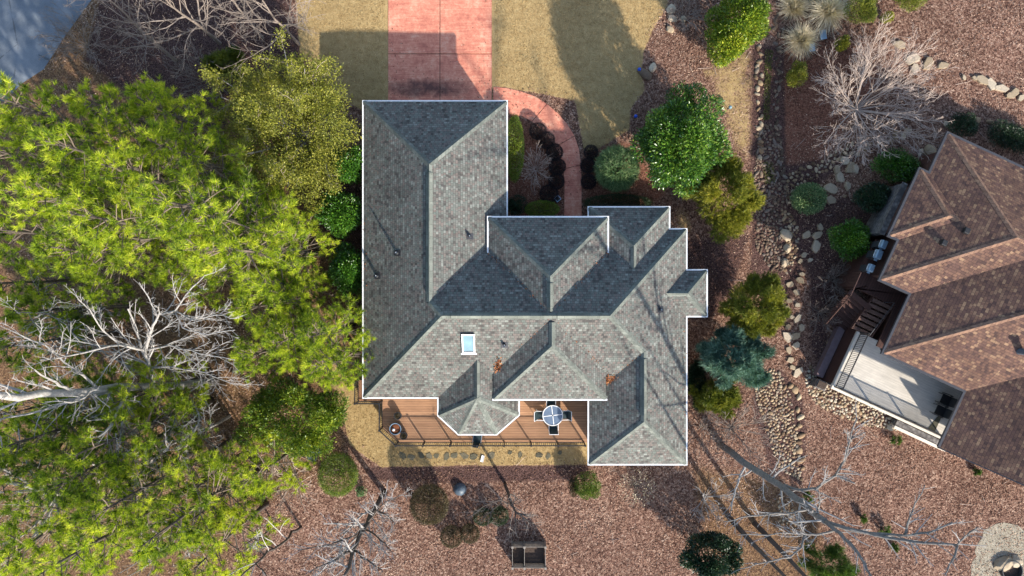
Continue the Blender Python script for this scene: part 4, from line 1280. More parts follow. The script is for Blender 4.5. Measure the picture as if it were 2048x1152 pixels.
    # ---- raised pale patio deck
    ZP = 1.75
    a0 = loc(1716, 663, ZP); a1 = loc(1672, 770, ZP); a2 = loc(1879, 880, ZP)
    xw = (a0[0] + a1[0]) / 2; yn = a0[1]; ys = (a1[1] + a2[1]) / 2; xe = a2[0]
    D = empty('patio_deck', (P0[0], P0[1], 0), ang, 'raised pale grey patio deck with black railing beside the brown roofed house', 'deck')
    b = MB(); b.prism([(xw, ys), (u3 + 3.35, ys), (u3 + 3.35, -v2b + .55), (u2 + 1.45, -v2b + .55), (u2 + 1.45, yn), (xw, yn)], ZP - .12, ZP); b.build('floor', M['deck_grey'], D)
    b = MB(); b.sweep([(xw, yn), (xw, ys), (xe, ys)], -.02, .10, ZP - .22, ZP + .012); b.build('edge_board', M['cream'], D)
    b = MB(); b.prism([(xw + .1, ys + .1), (u3 + 3.3, ys + .1), (u3 + 3.3, -v2b + .52), (u2 + 1.4, -v2b + .52), (u2 + 1.4, yn), (xw + .1, yn)], 0, ZP - .13, cap=False); b.build('base_wall', M['stonewall'], D)
    railing_run(D, [(xw + .06, yn), (xw + .06, ys + .06), (xe - .05, ys + .06)], ZP, .95, .105, .012, post_every=2.4, postw=.06)
    # flagstone corner and stone planter below
    b = MB(); b.prism([(xe - .9, ys + .12), (u3 + 1.5, ys + .12), (u3 + 1.5, ys + 1.7), (xe - .5, ys + 1.7)], ZP + .002, ZP + .02); b.build('stone_paving', M['slate'], D)
    # brown screen wall and its ledge, west of the deck
    S = empty('screen_wall', (P0[0], P0[1], 0), ang, 'dark brown timber screen wall with faded purple ledge below the patio railing', 'wall')
    xl = loc(1650, 712, .45)[0]
    b = MB(); b.hexa([(xl + .25, ys + .2, 0), (xw - .13, ys + .2, 0), (xw - .13, yn + .1, 0), (xl + .25, yn + .1, 0), (xl + .45, ys + .2, .3), (xw - .12, ys + .2, ZP - .15), (xw - .12, yn + .1, ZP - .15), (xl + .45, yn + .1, .3)]); b.build('panel', M['deck_dark'], S)
    b = MB(); b.box((xl + .2, (ys + yn) / 2 + .15, .25), (.42, yn - ys - .3, .5)); b.build('ledge', M['mauve_wood'], S)
    T = empty('stone_planter', (P0[0], P0[1], 0), ang, 'low stacked stone wall at the lower left corner of the pale patio', 'wall')
    b = MB(); b.prism([(xl + .1, ys - .35), (xw + .1, ys - .35), (xw + .1, ys + .15), (xl + .1, ys + .15)], 0, .75); b.build('stonework', M['stonewall'], T)
    b = MB(); b.prism([(xl + .15, ys - .30), (xw + .05, ys - .30), (xw + .05, ys + .10), (xl + .15, ys + .10)], .75, .80); b.build('capping', M['soil'], T)
    T = empty('retaining_wall', (P0[0], P0[1], 0), ang, 'low stone retaining wall with cream coping below the right end of the patio', 'wall')
    c0 = loc(1790, 850, .4); c1 = loc(1886, 885, .4)
    yw = (c0[1] + c1[1]) / 2 - .1
    b = MB(); b.prism([(c0[0], yw - .05), (c1[0] + .3, yw - .05), (c1[0] + .3, ys - .08), (c0[0], ys - .08)], 0, .42); b.build('stonework', M['stonewall'], T)
    b = MB(); b.prism([(c0[0] - .02, yw - .22), (c1[0] + .3, yw - .22), (c1[0] + .3, yw - .06), (c0[0] - .02, yw - .06)], 0, .47); b.build('coping', M['cream'], T)

    # ---- upper dark deck with stairs
    ZU = 2.75
    U = empty('wooden_deck', (P0[0], P0[1], 0), ang, 'dark brown upper deck with stairs between the patio and the brown roofed house', 'deck')
    k0 = loc(1752, 478, ZU); k1 = loc(1722, 545, ZU); k2 = loc(1700, 588, ZU)
    b = MB(); b.prism([(k1[0], k1[1] - 1.0), (.52, -W1 - .1), (.52, -b1 + .3), (k1[0], k0[1])][::1], ZU - .12, ZU); b.build('floor', M['deck_dark'], U)
    b = MB(); b.prism([(k1[0], yn + 2.0), (u2 + 1.48, yn + 2.0), (u2 + 1.48, -W1 + .48), (.53, -W1 + .48), (.53, k1[1] - .6), (k1[0], k1[1] - 1.004)], ZU - .124, ZU - .004); b.build('landing', M['deck_dark'], U)
    b = MB(); b.prism([(2.44, yn - .45), (u2 + 1.47, yn - .45), (u2 + 1.47, yn + 1.99), (2.44, yn + 1.99)], ZU - .13, ZU - .008); b.build('side_walk', M['deck_dark'], U)
    n = 7
    sx0, sx1 = 1.2, 2.4
    for k in range(n):
        z = ZU - .15 - (ZU - ZP) * k / n
        y = yn + 1.98 - (2.0 / n) * (k + .5)
        b = MB(); b.box(((sx0 + sx1) / 2, y, z), (sx1 - sx0, .2, .05)); b.build('tread', M['tread'], U)
    for x in (sx0 - .03, sx1 + .005):
        b = MB(); b.hexa([(x - .02, yn + .02, ZP - .1), (x + .02, yn + .02, ZP - .1), (x + .02, yn + 1.99, ZU - .4), (x - .02, yn + 1.99, ZU - .4), (x - .02, yn + .02, ZP + .15), (x + .02, yn + .02, ZP + .15), (x + .02, yn + 1.99, ZU - .1), (x - .02, yn + 1.99, ZU - .1)]); b.build('stringer', M['brown_wood'], U)
    hr = MB(); xm = (sx0 * .45 + sx1 * .55); hr.tube([(xm, yn - .05, ZP), (xm, yn - .05, ZP + .95), (xm, yn + 1.98, ZU + .9), (xm, yn + 1.98, ZU - .1)], .022, 6); hr.build('handrail', M['gutter_dark'], U)
    # wing of brown boards running down to the garden, and its rail
    r0, r1, r2 = loc(1722, 545, ZU + .9), loc(1702, 590, ZU + .9), loc(1659, 648, 1.6)
    g0 = (k1[0] + .02, k1[1] - .5); g1 = loc(1690, 660, .3)
    m = 9
    for k in range(m):
        t = (k + .5) / m
        p = loc(1712 - 52 * t, 592 + 58 * t, ZU - .1 - (ZU - .25) * t)
        b = MB(); b.box((p[0] + .35, p[1], ZU - .15 - (ZU - .2) * t), (1.55, .3, .05), -.25); b.build('tread', M['brown_wood'], U)
    b = MB(); b.tube([(r0[0], r0[1], ZU + .9), (r1[0], r1[1], ZU + .9), (r2[0], r2[1], 1.2)], .035, 6)
    for t in np.linspace(0, 1, 15):
        q = (r1[0] + (r2[0] - r1[0]) * t, r1[1] + (r2[1] - r1[1]) * t, ZU + .9 + (1.2 - ZU - .9) * t)
        b.tube([q, (q[0] - .0, q[1], q[2] - .85)], .02, 4)
    for t in np.linspace(0, 1, 8):
        q = (r0[0] + (r1[0] - r0[0]) * t, r0[1] + (r1[1] - r0[1]) * t, ZU + .9)
        b.tube([q, (q[0], q[1], ZU - .02)], .02, 4)
    b.build('railing', M['brown_wood'], U)
    b = MB(); b.prism([(k1[0] + .05, yn + 2.1), (.4, yn + 2.1), (.4, k0[1] - .1), (k1[0] + .05, k0[1] - .1)], 0, ZU - .13, cap=False); b.build('skirt', M['brown_wood'], U)
    # grills
    for px, py, s, lab in ((1767, 489, .88, 'stainless steel grill with folded lid, upper one by the brown roof'), (1757, 509, .95, 'stainless steel grill with round knob, middle one on the dark upper deck'), (1742, 536, .8, 'stainless steel side burner cart, lowest on the dark upper deck')):
        lx, ly = loc(px, py, ZU + .95)
        x, y = P0[0] + lx * ca - ly * sa, P0[1] + lx * sa + ly * ca
        Q = empty('grill', (x, y, ZU), ang + .05, lab, 'grill', 'grills on the dark upper deck')
        b = MB(); b.box((0, 0, .42), (.36 * s, .42 * s, .84)); b.build('cabinet', M['charcoal'], Q, bevel=.02)
        b = MB(); b.hexa([(-.22 * s, -.27 * s, .85), (.22 * s, -.27 * s, .85), (.22 * s, .27 * s, .85), (-.22 * s, .27 * s, .85), (-.13 * s, -.25 * s, 1.06), (.18 * s, -.25 * s, 1.06), (.18 * s, .25 * s, 1.06), (-.13 * s, .25 * s, 1.06)]); b.build('lid', M['steel'], Q, bevel=.03)
        b = MB(); b.box((0, -.33 * s, .86), (.2 * s, .12 * s, .03)); b.build('side_shelf', M['steel'], Q)
        b = MB(); b.tube([(-.25 * s, -.18 * s, .95), (-.25 * s, .18 * s, .95)], .014, 6); b.build('handle', M['white'], Q)
    # dark chairs under the eave at the end of the patio
    for px, py, lab in ((1893, 800, 'black mesh lounge chair with round arms under the eave, upper one at the patio end'), (1882, 822, 'black mesh lounge chair with round arms, lower one at the patio end')):
        lx, ly = loc(px, py, ZP + .5)
        x, y = P0[0] + lx * ca - ly * sa, P0[1] + lx * sa + ly * ca
        Q = empty('lounge_chair', (x, y, ZP + .02), ang + PI, lab, 'chair', 'black chairs at the patio end')
        b = MB(); b.hexa([(-.3, -.28, .36), (.28, -.28, .4), (.28, .28, .4), (-.3, .28, .36), (-.3, -.28, .42), (.28, -.28, .46), (.28, .28, .46), (-.3, .28, .42)]); b.build('seat', M['black'], Q, bevel=.02)
        b = MB(); b.hexa([(-.32, -.28, .4), (-.26, -.28, .4), (-.26, .28, .4), (-.32, .28, .4), (-.52, -.26, .98), (-.46, -.26, .98), (-.46, .26, .98), (-.52, .26, .98)]); b.build('backrest', M['black'], Q, bevel=.02)
        for s in (-1, 1):
            b = MB(); b.tube([(.3 * math.cos(a) - .02, s * .32, .36 + .26 * math.sin(a)) for a in np.linspace(-.5, 3.6, 14)], .022, 6); b.build('arm', M['black'], Q)
            b = MB(); b.tube([(.26, s * .26, 0), (.24, s * .26, .4)], .02, 6); b.tube([(-.3, s * .26, 0), (-.28, s * .26, .4)], .02, 6); b.build('leg', M['black'], Q)
# ------------------------------------------------------------------ plant makers (all at the origin, z up)
def rand_unit(rng, n):
    return unit(rng.normal(0, 1, (n, 3)))

def needle_fans(name, C, D, m, L, Wd, mat, parent, rng, spread=1.0, size=None, tint=None, run=.12, flat=None):
    """m thin needles at every tuft centre C, spraying round direction D"""
    n = len(C)
    if size is None: size = np.ones(n)
    if tint is None: tint = rng.uniform(0, 1, n)
    R = rand_unit(rng, n * m).reshape(n, m, 3)
    if flat is not None:
        R[:, :, 2] *= flat
    d = unit(D)[:, None, :] + R * spread
    d = unit(d)
    s = size[:, None, None]
    b = C[:, None, :] - unit(D)[:, None, :] * (rng.uniform(0, run, (n, m, 1)) * s)
    l = L * s * rng.uniform(.75, 1.15, (n, m, 1))
    q = rand_unit(rng, n * m).reshape(n, m, 3)
    sd = unit(np.cross(d, q)) * (Wd * s * .5)
    V = np.empty((n, m, 3, 3))
    V[:, :, 0] = b - sd; V[:, :, 1] = b + sd; V[:, :, 2] = b + d * l
    T = np.repeat(tint, m)
    return np_mesh(name, V.reshape(-1, 3), 3, [(0, 1, 2)], mat, parent, T)

def wander(rng, p0, d0, L, n, jit, up, r0, r1):
    pts = [np.array(p0, float)]; d = np.array(d0, float); d /= np.linalg.norm(d)
    for i in range(n):
        d = d + rng.normal(0, jit, 3) + np.array([0, 0, up])
        d /= np.linalg.norm(d)
        pts.append(pts[-1] + d * (L / n))
    rad = [r0 + (r1 - r0) * i / n for i in range(n + 1)]
    return pts, rad

def side_dir(rng, d, ang):
    d = d / np.linalg.norm(d)
    a = np.cross(d, rng.normal(0, 1, 3)); a /= np.linalg.norm(a)
    return d * math.cos(ang) + a * math.sin(ang)

def grow(rng, mb, pts, rad, nch, levels, lr=(.45, .7), ang=(.5, 1.0), jit=.16, up=.05, rmin=.011, tips=None, start=.25, seg=.45, flatten=1.0):
    """child branches along a polyline, recursively"""
    P = np.array(pts); n = len(P) - 1
    L = sum(np.linalg.norm(P[i + 1] - P[i]) for i in range(n))
    k = nch[0]
    for j in range(k):
        t = start + (1 - start) * (j + rng.uniform(.1, .9)) / k
        i = min(n - 1, int(t * n)); f = t * n - i
        p = P[i] + (P[i + 1] - P[i]) * f
        d = side_dir(rng, P[i + 1] - P[i], rng.uniform(*ang)); d[2] *= flatten
        r = max(rmin, (rad[i] + (rad[i + 1] - rad[i]) * f) * rng.uniform(.45, .68))
        l = L * rng.uniform(*lr) * (1.15 - .6 * t)
        r = max(rmin, min(r, .010 + .017 * l))
        if l < .15: continue
        m = max(2, min(7, int(l / seg)))
        q, rr = wander(rng, p, d, l, m, jit, up, r, max(rmin * .8, r * .35))
        mb[0].tube(q, rr, 5 if r > .05 else (4 if r > .02 else 3), cap=False)
        if tips is not None: tips.append((q[-1], q[-1] - q[-2], l)); tips.append((q[len(q) // 2], q[-1] - q[-2], l))
        if levels > 1 and l > .3:
            grow(rng, [mb[0]], q, rr, nch[1:] if len(nch) > 1 else nch, levels - 1, lr, ang, jit, up, rmin, tips, .2, seg, flatten)

def pine_proto(seed, h, R, crown_from=.45, dens=1.0, name='pine_tree', mat='needle', needle=.255, tufts=2):
    rng = np.random.default_rng(seed)
    root = empty(name)
    mb = MB()
    lean = rng.normal(0, .012, 2)
    n = 9
    tp = [np.array([lean[0] * h * (i / n) ** 1.3 + rng.normal(0, .03), lean[1] * h * (i / n) ** 1.3 + rng.normal(0, .03), h * i / n]) for i in range(n + 1)]
    tp[0][:2] = 0
    r0 = .0115 * h + .03
    mb.tube(tp, [r0 * (1 - .88 * i / n) + (.06 if i == 0 else 0) for i in range(n + 1)], 8)
    lm = MB()
    C = []; D = []; S = []; T = []
    z0 = crown_from * h; z = z0
    while z < h * .985:
        t = (z - z0) / (h - z0)
        for _ in range(int(rng.integers(2, 4))):
            az = rng.uniform(0, 2 * PI)
            L = (R * (1 - t) ** .75 * (.5 + .5 * min(1, t * 3.2 + .35))) * rng.uniform(.6, 1.15) + .3
            el = -.12 + 1.0 * t + rng.normal(0, .14)
            f = z / h * n; i = min(n - 1, int(f))
            p = tp[i] + (tp[i + 1] - tp[i]) * (f - i)
            d = np.array([math.cos(az) * math.cos(el), math.sin(az) * math.cos(el), math.sin(el)])
            m = max(3, int(L / .4))
            q, rr = wander(rng, p, d, L, m, .09, .06, .012 * L + .018, .012)
            lm.tube(q, rr, 4, cap=False)
            bt = rng.uniform(0, 1)
            nt = int((L * 3.5 + 1.5) * dens)
            for k in range(nt):
                s = .42 + .58 * (k + rng.uniform(0, 1)) / nt
                g = s * m; i2 = min(m - 1, int(g))
                pp = q[i2] + (q[i2 + 1] - q[i2]) * (g - i2)
                dd = (q[i2 + 1] - q[i2]); dd /= np.linalg.norm(dd)
                sd = side_dir(rng, dd, rng.uniform(.5, 1.15)); sd[2] = sd[2] * .6 + .18
                l2 = rng.uniform(.25, .75) * (1.25 - .7 * s) * min(1.3, .5 + L * .35)
                w, wr = wander(rng, pp, sd, l2, 2, .15, .16, .012, .008)
                lm.tube(w, wr, 3, cap=False)
                for e in ([w[-1]] if rng.uniform() < .55 else [w[-1], w[1]]):
                    C.append(e + rng.normal(0, .03, 3)); D.append((w[-1] - w[0]) / max(l2, .1) + np.array([0, 0, .35])); S.append(rng.uniform(.8, 1.3)); T.append(.65 * bt + .35 * rng.uniform(0, 1))
            C.append(q[-1]); D.append(q[-1] - q[-2] + np.array([0, 0, .1])); S.append(1.1); T.append(bt)
        z += rng.uniform(.28, .6)
    C.append(tp[-1]); D.append(np.array([0, 0, 1.])); S.append(1.2); T.append(.8)
    tr = mb.build('trunk', M['bark_dark'], root, smooth=True)
    lm.build('branches', M['pine_limb'], root)
    needle_fans('needles', np.array(C), np.array(D), 28, needle, .024, M[mat], root, rng, .9, np.array(S), np.array(T))
    return root

def blob(rng, n, r, lumps=9, lr=(.34, .5), deep=.35, low=.05, body=.3):
    """points and outward normals on the lumpy skin of an ellipsoid standing on the ground; r=(rx,ry,h)"""
    rx, ry, h = r
    if lumps <= 1:
        d = rand_unit(rng, n); k = rng.uniform(0, 1, (n, 1)) ** .5 * deep
        P = d * (1 - k)
        N_ = d
    else:
        cd = rand_unit(rng, lumps); cd[:, 2] = np.abs(cd[:, 2]) * 1.1 - .25
        cd[0] = (.1, -.1, 1.0); cr = rng.uniform(lr[0], lr[1], lumps)
        cc = unit(cd) * (1.0 - cr)[:, None] * rng.uniform(.8, 1.28, (lumps, 1))
        w = rng.choice(lumps, n, p=cr ** 2 / np.sum(cr ** 2))
        d = rand_unit(rng, n); d[:, 2] += .15; d = unit(d)
        k = 1 - rng.uniform(0, 1, (n, 1)) ** .6 * deep
        P = cc[w] + d * cr[w][:, None] * k
        N_ = unit(d * .7 + unit(P) * .5)
        nb = rng.uniform(0, 1, n) < body          # the closed body the lumps stand on
        kk = 1 - rng.uniform(0, 1, (n, 1)) ** .7 * .3
        P = np.where(nb[:, None], d * .80 * kk, P); N_ = np.where(nb[:, None], d, N_)
    Q = np.empty_like(P)
    Q[:, 0] = P[:, 0] * rx; Q[:, 1] = P[:, 1] * ry; Q[:, 2] = h * .5 + P[:, 2] * h * .5
    keep = Q[:, 2] > low * h
    tint = rng.uniform(0, 1, n)
    if lumps > 1:
        lt = rng.uniform(0, 1, lumps); tint = .5 * lt[w] + .5 * tint
    return Q[keep], N_[keep], tint[keep]

def stems(rng, root, r, h, n=9, mat='stem', thick=.03):
    mb = MB()
    for k in range(n):
        a = 2 * PI * k / n + rng.uniform(-.3, .3)
        e = rng.uniform(.5, .75)
        q, rr = wander(rng, (0.04 * math.cos(a), .04 * math.sin(a), 0), (math.cos(a) * r[0] * e, math.sin(a) * r[1] * e, h * .75), math.hypot(r[0] * e, h * .72), 5, .1, .02, thick, thick * .4)
        mb.tube(q, rr, 4, cap=False)
    mb.build('stems', M[mat], root)

def leafy(px, py, rx, ry, h, mat, name, label, cat, L=.1, Wd=.05, n=9000, lumps=9, deep=.4, out=.9, up=.25, group=None, lr=(.34, .5), thick=.03, seed=None, rz=0.0):
    rng = np.random.default_rng(seed if seed is not None else int(px * 7 + py))
    x, y, _ = W(px, py, h * .55); zg = float(terrain(x, y))
    s = (CAMZ - h * .5) / FPX
    r = (rx * s, ry * s, h)
    root = empty(name, (x, y, zg), rz, label, cat, group)
    P, Nn, T = blob(rng, n, r, lumps, lr, deep)
    D = unit(Nn * out + rand_unit(rng, len(P)) * .8 + np.array([0, 0, up]))
    nrm = Nn + rand_unit(rng, len(P)) * .55 + np.array([0, 0, .35])
    leaf_cloud('foliage', P, D, L, Wd, M[mat], root, rng, nrm, T)
    stems(rng, root, r, h, 8, thick=thick)
    return root

def spray(px, py, rx, ry, h, mat, name, label, cat, L=.2, Wd=.03, n=1600, m=12, lumps=14, deep=.45, up=.2, group=None, lr=(.25, .42), spread=.7, seed=None, sizej=.35):
    """feathery conifers: fans of fine sprays"""
    rng = np.random.default_rng(seed if seed is not None else int(px * 5 + py * 3))
    x, y, _ = W(px, py, h * .55); zg = float(terrain(x, y))
    s = (CAMZ - h * .5) / FPX
    r = (rx * s, ry * s, h)
    root = empty(name, (x, y, zg), 0, label, cat, group)
    P, Nn, T = blob(rng, n, r, lumps, lr, deep)
    D = unit(Nn + rand_unit(rng, len(P)) * .5 + np.array([0, 0, up]))
    needle_fans('foliage', P, D, m, L, Wd, M[mat], root, rng, spread, rng.uniform(1 - sizej, 1 + sizej, len(P)), T, run=.9 * L)
    stems(rng, root, r, h, 7)
    return root

def bare_bush(px, py, r, h, mat, label, n=16, name='bare_shrub', cat='shrub', thick=.025, nch=(5, 3), levels=2, elev=(.5, 1.2), group=None, seed=None, at=None, rmin=.009, jit=.14, up=.03):
    rng = np.random.default_rng(seed if seed is not None else int(px * 3 + py))
    if at is None:
        x, y, _ = W(px, py, h * .5)
    else:
        x, y, _ = G(*at)
    zg = float(terrain(x, y))
    root = empty(name, (x, y, zg), 0, label, cat, group)
    R = r * (CAMZ - h * .6) / FPX
    st = MB(); tw = MB()
    for k in range(n):
        a = 2 * PI * (k + rng.uniform(-.4, .4)) / n
        e = rng.uniform(*elev)
        L = min(R / max(.25, math.cos(e)), h / max(.3, math.sin(e))) * rng.uniform(.75, 1.05)
        q, rr = wander(rng, (math.cos(a) * .06, math.sin(a) * .06, 0), (math.cos(a) * math.cos(e), math.sin(a) * math.cos(e), math.sin(e)), L, 6, jit * .6, up, thick * rng.uniform(.7, 1.1), rmin)
        st.tube(q, rr, 4, cap=False)
        grow(rng, [tw], q, rr, nch, levels, (.35, .55), (.35, .85), jit, up, rmin, None, .25, .35)
    st.build('stems', M[mat], root); tw.build('twigs', M[mat], root)
    return root

def limb_tree(name, label, limbs, radii, mat_t, mat_b, seed, nch=(7, 5, 3), levels=3, lr=(.28, .5), rmin=.012, cat='tree', ang=(.4, 1.0), jit=.12, up=.04, group=None, start=.25, seg=.4, sides=8):
    """surveyed trunk and main limbs (each a polyline of (px,py,z)), finer branches grown along them"""
    rng = np.random.default_rng(seed)
    b = limbs[0][0]
    x0, y0, _ = W(*b)
    root = empty(name, (x0, y0, 0), 0, label, cat, group)
    tk = MB(); br = MB(); tw = MB()
    for k, (lm, (ra, rb)) in enumerate(zip(limbs, radii)):
        P = []
        for p in lm:
            w = W(*p); P.append(np.array([w[0] - x0, w[1] - y0, w[2]]))
        # densify with a little wander
        Q = []
        for i in range(len(P) - 1):
            m = 3
            for j in range(m):
                q = P[i] + (P[i + 1] - P[i]) * (j / m)
                if j: q = q + rng.normal(0, .06 * np.linalg.norm(P[i + 1] - P[i]) / 3, 3)
                Q.append(q)
        Q.append(P[-1])
        n = len(Q) - 1
        rad = [ra + (rb - ra) * (i / n) for i in range(n + 1)]
        (tk if k == 0 else br).tube(Q, rad, sides if k == 0 else 6)
        grow(rng, [tw], Q, rad, nch, levels, lr, ang, jit, up, rmin, None, start if k == 0 else .15, seg)
    tk.build('trunk', M[mat_t], root, smooth=True)
    if br.v: br.build('limbs', M[mat_t], root, smooth=True)
    tw.build('branches', M[mat_b], root)
    return root

def grown_tree(px, py, zc, h, label, seed, mat_t='twig_grey', mat_b='twig_grey', spread=1.0, clear=.3, nch=(9, 6, 4), rmin=.012, name='bare_tree', levels=3, r0=None, group=None, ang=(.5, .95), wob=.05):
    """a whole bare tree; (px,py) is where its crown shows at height zc"""
    rng = np.random.default_rng(seed)
    x, y, _ = W(px, py, zc)
    root = empty(name, (x, y, float(terrain(x, y))), 0, label, 'tree', group)
    r0 = r0 or h * .012
    tk = MB(); tw = MB()
    q, rr = wander(rng, (0, 0, 0), (0, 0, 1), h, 9, wob, .04, r0, .02)
    tk.tube(q, rr, 7, cap=False)
    grow(rng, [tw], q, rr, nch, levels, (.3 * spread, .5 * spread), ang, .15, .05, rmin, None, clear, .45)
    tk.build('trunk', M[mat_t], root, smooth=True); tw.build('branches', M[mat_b], root)
    return root

def grass_clump(px, py, r, h, label):
    rng = np.random.default_rng(int(px + py * 9))
    x, y, _ = W(px, py, h * .4); zg = float(terrain(x, y))
    root = empty('ornamental_grass', (x, y, zg), 0, label, 'grass clump', 'pale ornamental grasses by the creek head')
    R = r * (CAMZ - h * .5) / FPX
    n = 950
    a = rng.uniform(0, 2 * PI, n); e = rng.uniform(.25, 1.45, n)
    L = R * rng.uniform(.8, 1.25, n)
    d0 = np.stack([np.cos(a) * np.cos(e), np.sin(a) * np.cos(e), np.sin(e) * h / R], -1)
    b = np.stack([np.cos(a), np.sin(a), np.zeros(n)], -1) * rng.uniform(0, .18, (n, 1))
    tuftd = rand_unit(rng, 14)[rng.integers(0, 14, n)] * .22
    tuftd[:, 2] *= .3
    p1 = b + d0 * (L * .55)[:, None] + tuftd * .5
    d1 = unit(d0 + np.array([0, 0, -.35]) + rng.normal(0, .18, (n, 3)))
    p2 = p1 + d1 * (L * .5)[:, None] + tuftd
    p2[:, 2] = np.maximum(p2[:, 2], .05)
    s = np.stack([-np.sin(a), np.cos(a), np.zeros(n)], -1)
    V = np.empty((n, 5, 3))
    V[:, 0] = b - s * .008; V[:, 1] = b + s * .008; V[:, 2] = p1 + s * .014; V[:, 3] = p1 - s * .014; V[:, 4] = p2
    np_mesh('blades', V.reshape(-1, 3), 5, [(0, 1, 2, 3), (3, 2, 4)], M['straw_blade'], root, rng.uniform(0, 1, n))
    k = 120
    np_ = rng.normal(0, .1, (k, 3)); np_[:, 2] = np.abs(np_[:, 2]) * .4
    leaf_cloud('crown', np_, rand_unit(rng, k) + np.array([0, 0, .6]), .25, .03, M['straw_blade'], root, rng)
    return root
# ------------------------------------------------------------------ where every plant stands
def plant_all():
    # --- pines of the wood on the left: (px,py) of the tip at height h
    protos = [pine_proto(101, 15.5, 3.0, .42), pine_proto(102, 14.0, 2.7, .40), pine_proto(103, 16.5, 2.9, .45), pine_proto(104, 12.5, 2.6, .32), pine_proto(105, 9.5, 2.2, .22, 1.1), pine_proto(106, 15.0, 3.3, .38, 1.1)]
    ph = [15.5, 14.0, 16.5, 12.5, 9.5, 15.0]
    spots = [
        (52, 222, 0, 'tall pine at the left edge, its crown reaching over the asphalt road'),
        (165, 300, 5, 'tall pine just below the road, second from the upper left corner'),
        (192, 205, 3, 'darker pine between the asphalt road and the brown shaded clearing'),
        (300, 205, 4, 'narrow bright pine standing uppermost beside the yellow green twiggy tree'),
        (335, 300, 3, 'pine below the narrow bright one, left of the yellow green twiggy tree'),
        (240, 350, 0, 'broad bright pine in the middle of the upper left wood'),
        (95, 400, 5, 'broad pine at the left edge below the road pine'),
        (350, 420, 2, 'pine left of the brown gap in the upper wood'),
        (445, 395, 4, 'lower pine directly under the yellow green twiggy tree'),
        (470, 445, 4, 'pine right of the brown gap in the upper wood'),
        (535, 490, 4, 'small pine beside the orange leaf strip facing the holly row'),
        (250, 470, 1, 'pine above the silvery bare tree, to its upper left'),
        (425, 480, 0, 'pine directly above the silvery bare tree fork'),
        (25, 560, 4, 'pine at the left edge level with the main ridge of the grey roof'),
        (125, 500, 1, 'broad pine left of centre in the wood, beside the left edge pine'),
        (540, 570, 4, 'pine between the silvery bare tree and the lowest holly of the row'),
        (628, 668, 4, 'small pine whose branches reach nearest to the west roof edge'),
        (560, 680, 4, 'pine right of the silvery bare tree, above the dark holly'),
        (645, 735, 4, 'small pine over the side deck corner of the grey roofed house'),
        (510, 610, 4, 'pine close behind the fork of the silvery bare tree'),
        (28, 690, 4, 'pine at the left edge beside the big pale trunk'),
        (45, 880, 3, 'pine at the left edge just below the big pale trunk'),
        (195, 885, 3, 'pine below the big pale trunk with bare twigs round it'),
        (130, 950, 1, 'pine in the lower left wood, above the grey forked branches'),
        (230, 1010, 5, 'broad bright pine in the middle of the lower left wood'),
        (45, 1075, 0, 'pine in the lower left corner by the grey forked branches'),
        (320, 1060, 3, 'pine right of the broad bright one in the lower left wood'),
        (150, 1120, 2, 'pine lowest in the left corner, cut by the bottom edge'),
        (392, 1030, 4, 'small pine at the edge of the brown clearing in the lower left'),
        (398, 1125, 4, 'pine at the bottom edge left of the leaning bare saplings'),
        (505, 712, 4, 'small pine between the silvery bare tree and the yellow green holly tree'),
        (62, 625, 4, 'low pine at the left edge over the upper limbs of the silvery bare tree'),
        (360, 545, 4, 'low pine touching the top of the silvery bare tree'),
        (250, 800, 4, 'low pine just under the middle of the big pale trunk'),
        (10, 300, 5, 'pine half cut by the left edge below the road'),
        (15, 455, 3, 'pine half cut by the left edge, level with the brown gap in the wood'),
        (190, 440, 2, 'tall pine in the thick of the upper left wood'),
        (22, 830, 4, 'pine over the end of the big pale trunk at the left edge'),
        (110, 830, 4, 'low pine just under the big pale trunk near the left edge'),
        (10, 960, 5, 'pine half cut by the left edge above the corner'),
        (500, 960, 4, 'sparse young pine in front of the dark holly and bird bath'),
    ]
    used = set()
    rr = random.Random(21)
    for px, py, k, lab in spots:
        h = ph[k]; sc = rr.uniform(.92, 1.08)
        x, y, _ = W(px, py, h * sc * .86)
        rz = rr.uniform(0, 6.28)
        if k not in used:
            used.add(k); o = protos[k]; o.location = (x, y, 0); o.rotation_euler = (0, 0, rz); o.scale = (sc, sc, sc)
            tag(o, lab, 'pine tree', 'pines of the wood on the left')
        else:
            copy_tree(protos[k], (x, y, 0), rz, sc, lab, 'pines of the wood on the left')
    # two tall trunks whose crowns lie beyond the lower edge
    for px, py, sd, lab in ((1459, 1036, 401, 'tall tree showing only its dark straight trunk, left of two at the bottom edge'), (1510, 1048, 402, 'tall tree showing only its dark straight trunk, right of two at the bottom edge')):
        grown_tree(px, py, 0, 13.5, lab, sd, 'bark_dark', 'twig_grey', spread=.5, clear=.72, nch=(6, 5, 3), r0=.17, rmin=.008, wob=.012, group='dark trunks at the bottom edge')
    # --- twiggy yellow green tree
    rng = np.random.default_rng(77)
    x, y, _ = W(552, 238, 5.2)
    root = empty('olive_leaved_tree', (x, y, 0), 0, 'wide yellow green twiggy tree with tiny leaves at the upper left of the grey roof', 'tree')
    tk = MB(); tw = MB(); tips = []
    for k in range(11):
        a = 2 * PI * (k + rng.uniform(-.3, .3)) / 11; e = rng.uniform(.72, 1.25)
        q, r_ = wander(rng, (.1 * math.cos(a), .1 * math.sin(a), 0), (math.cos(a) * math.cos(e), math.sin(a) * math.cos(e), math.sin(e)), rng.uniform(5.2, 6.6), 8, .09, .0, .08, .02)
        tk.tube(q, r_, 6, cap=False); grow(rng, [tw], q, r_, (9, 6, 4), 3, (.26, .44), (.5, 1.0), .18, .02, .009, tips, .25, .35)
    tk.build('trunk', M['bark_grey'], root); tw.build('branches', M['twig_tan'], root)
    B = np.array([t[0] for t in tips]); Dd = np.array([t[1] for t in tips])
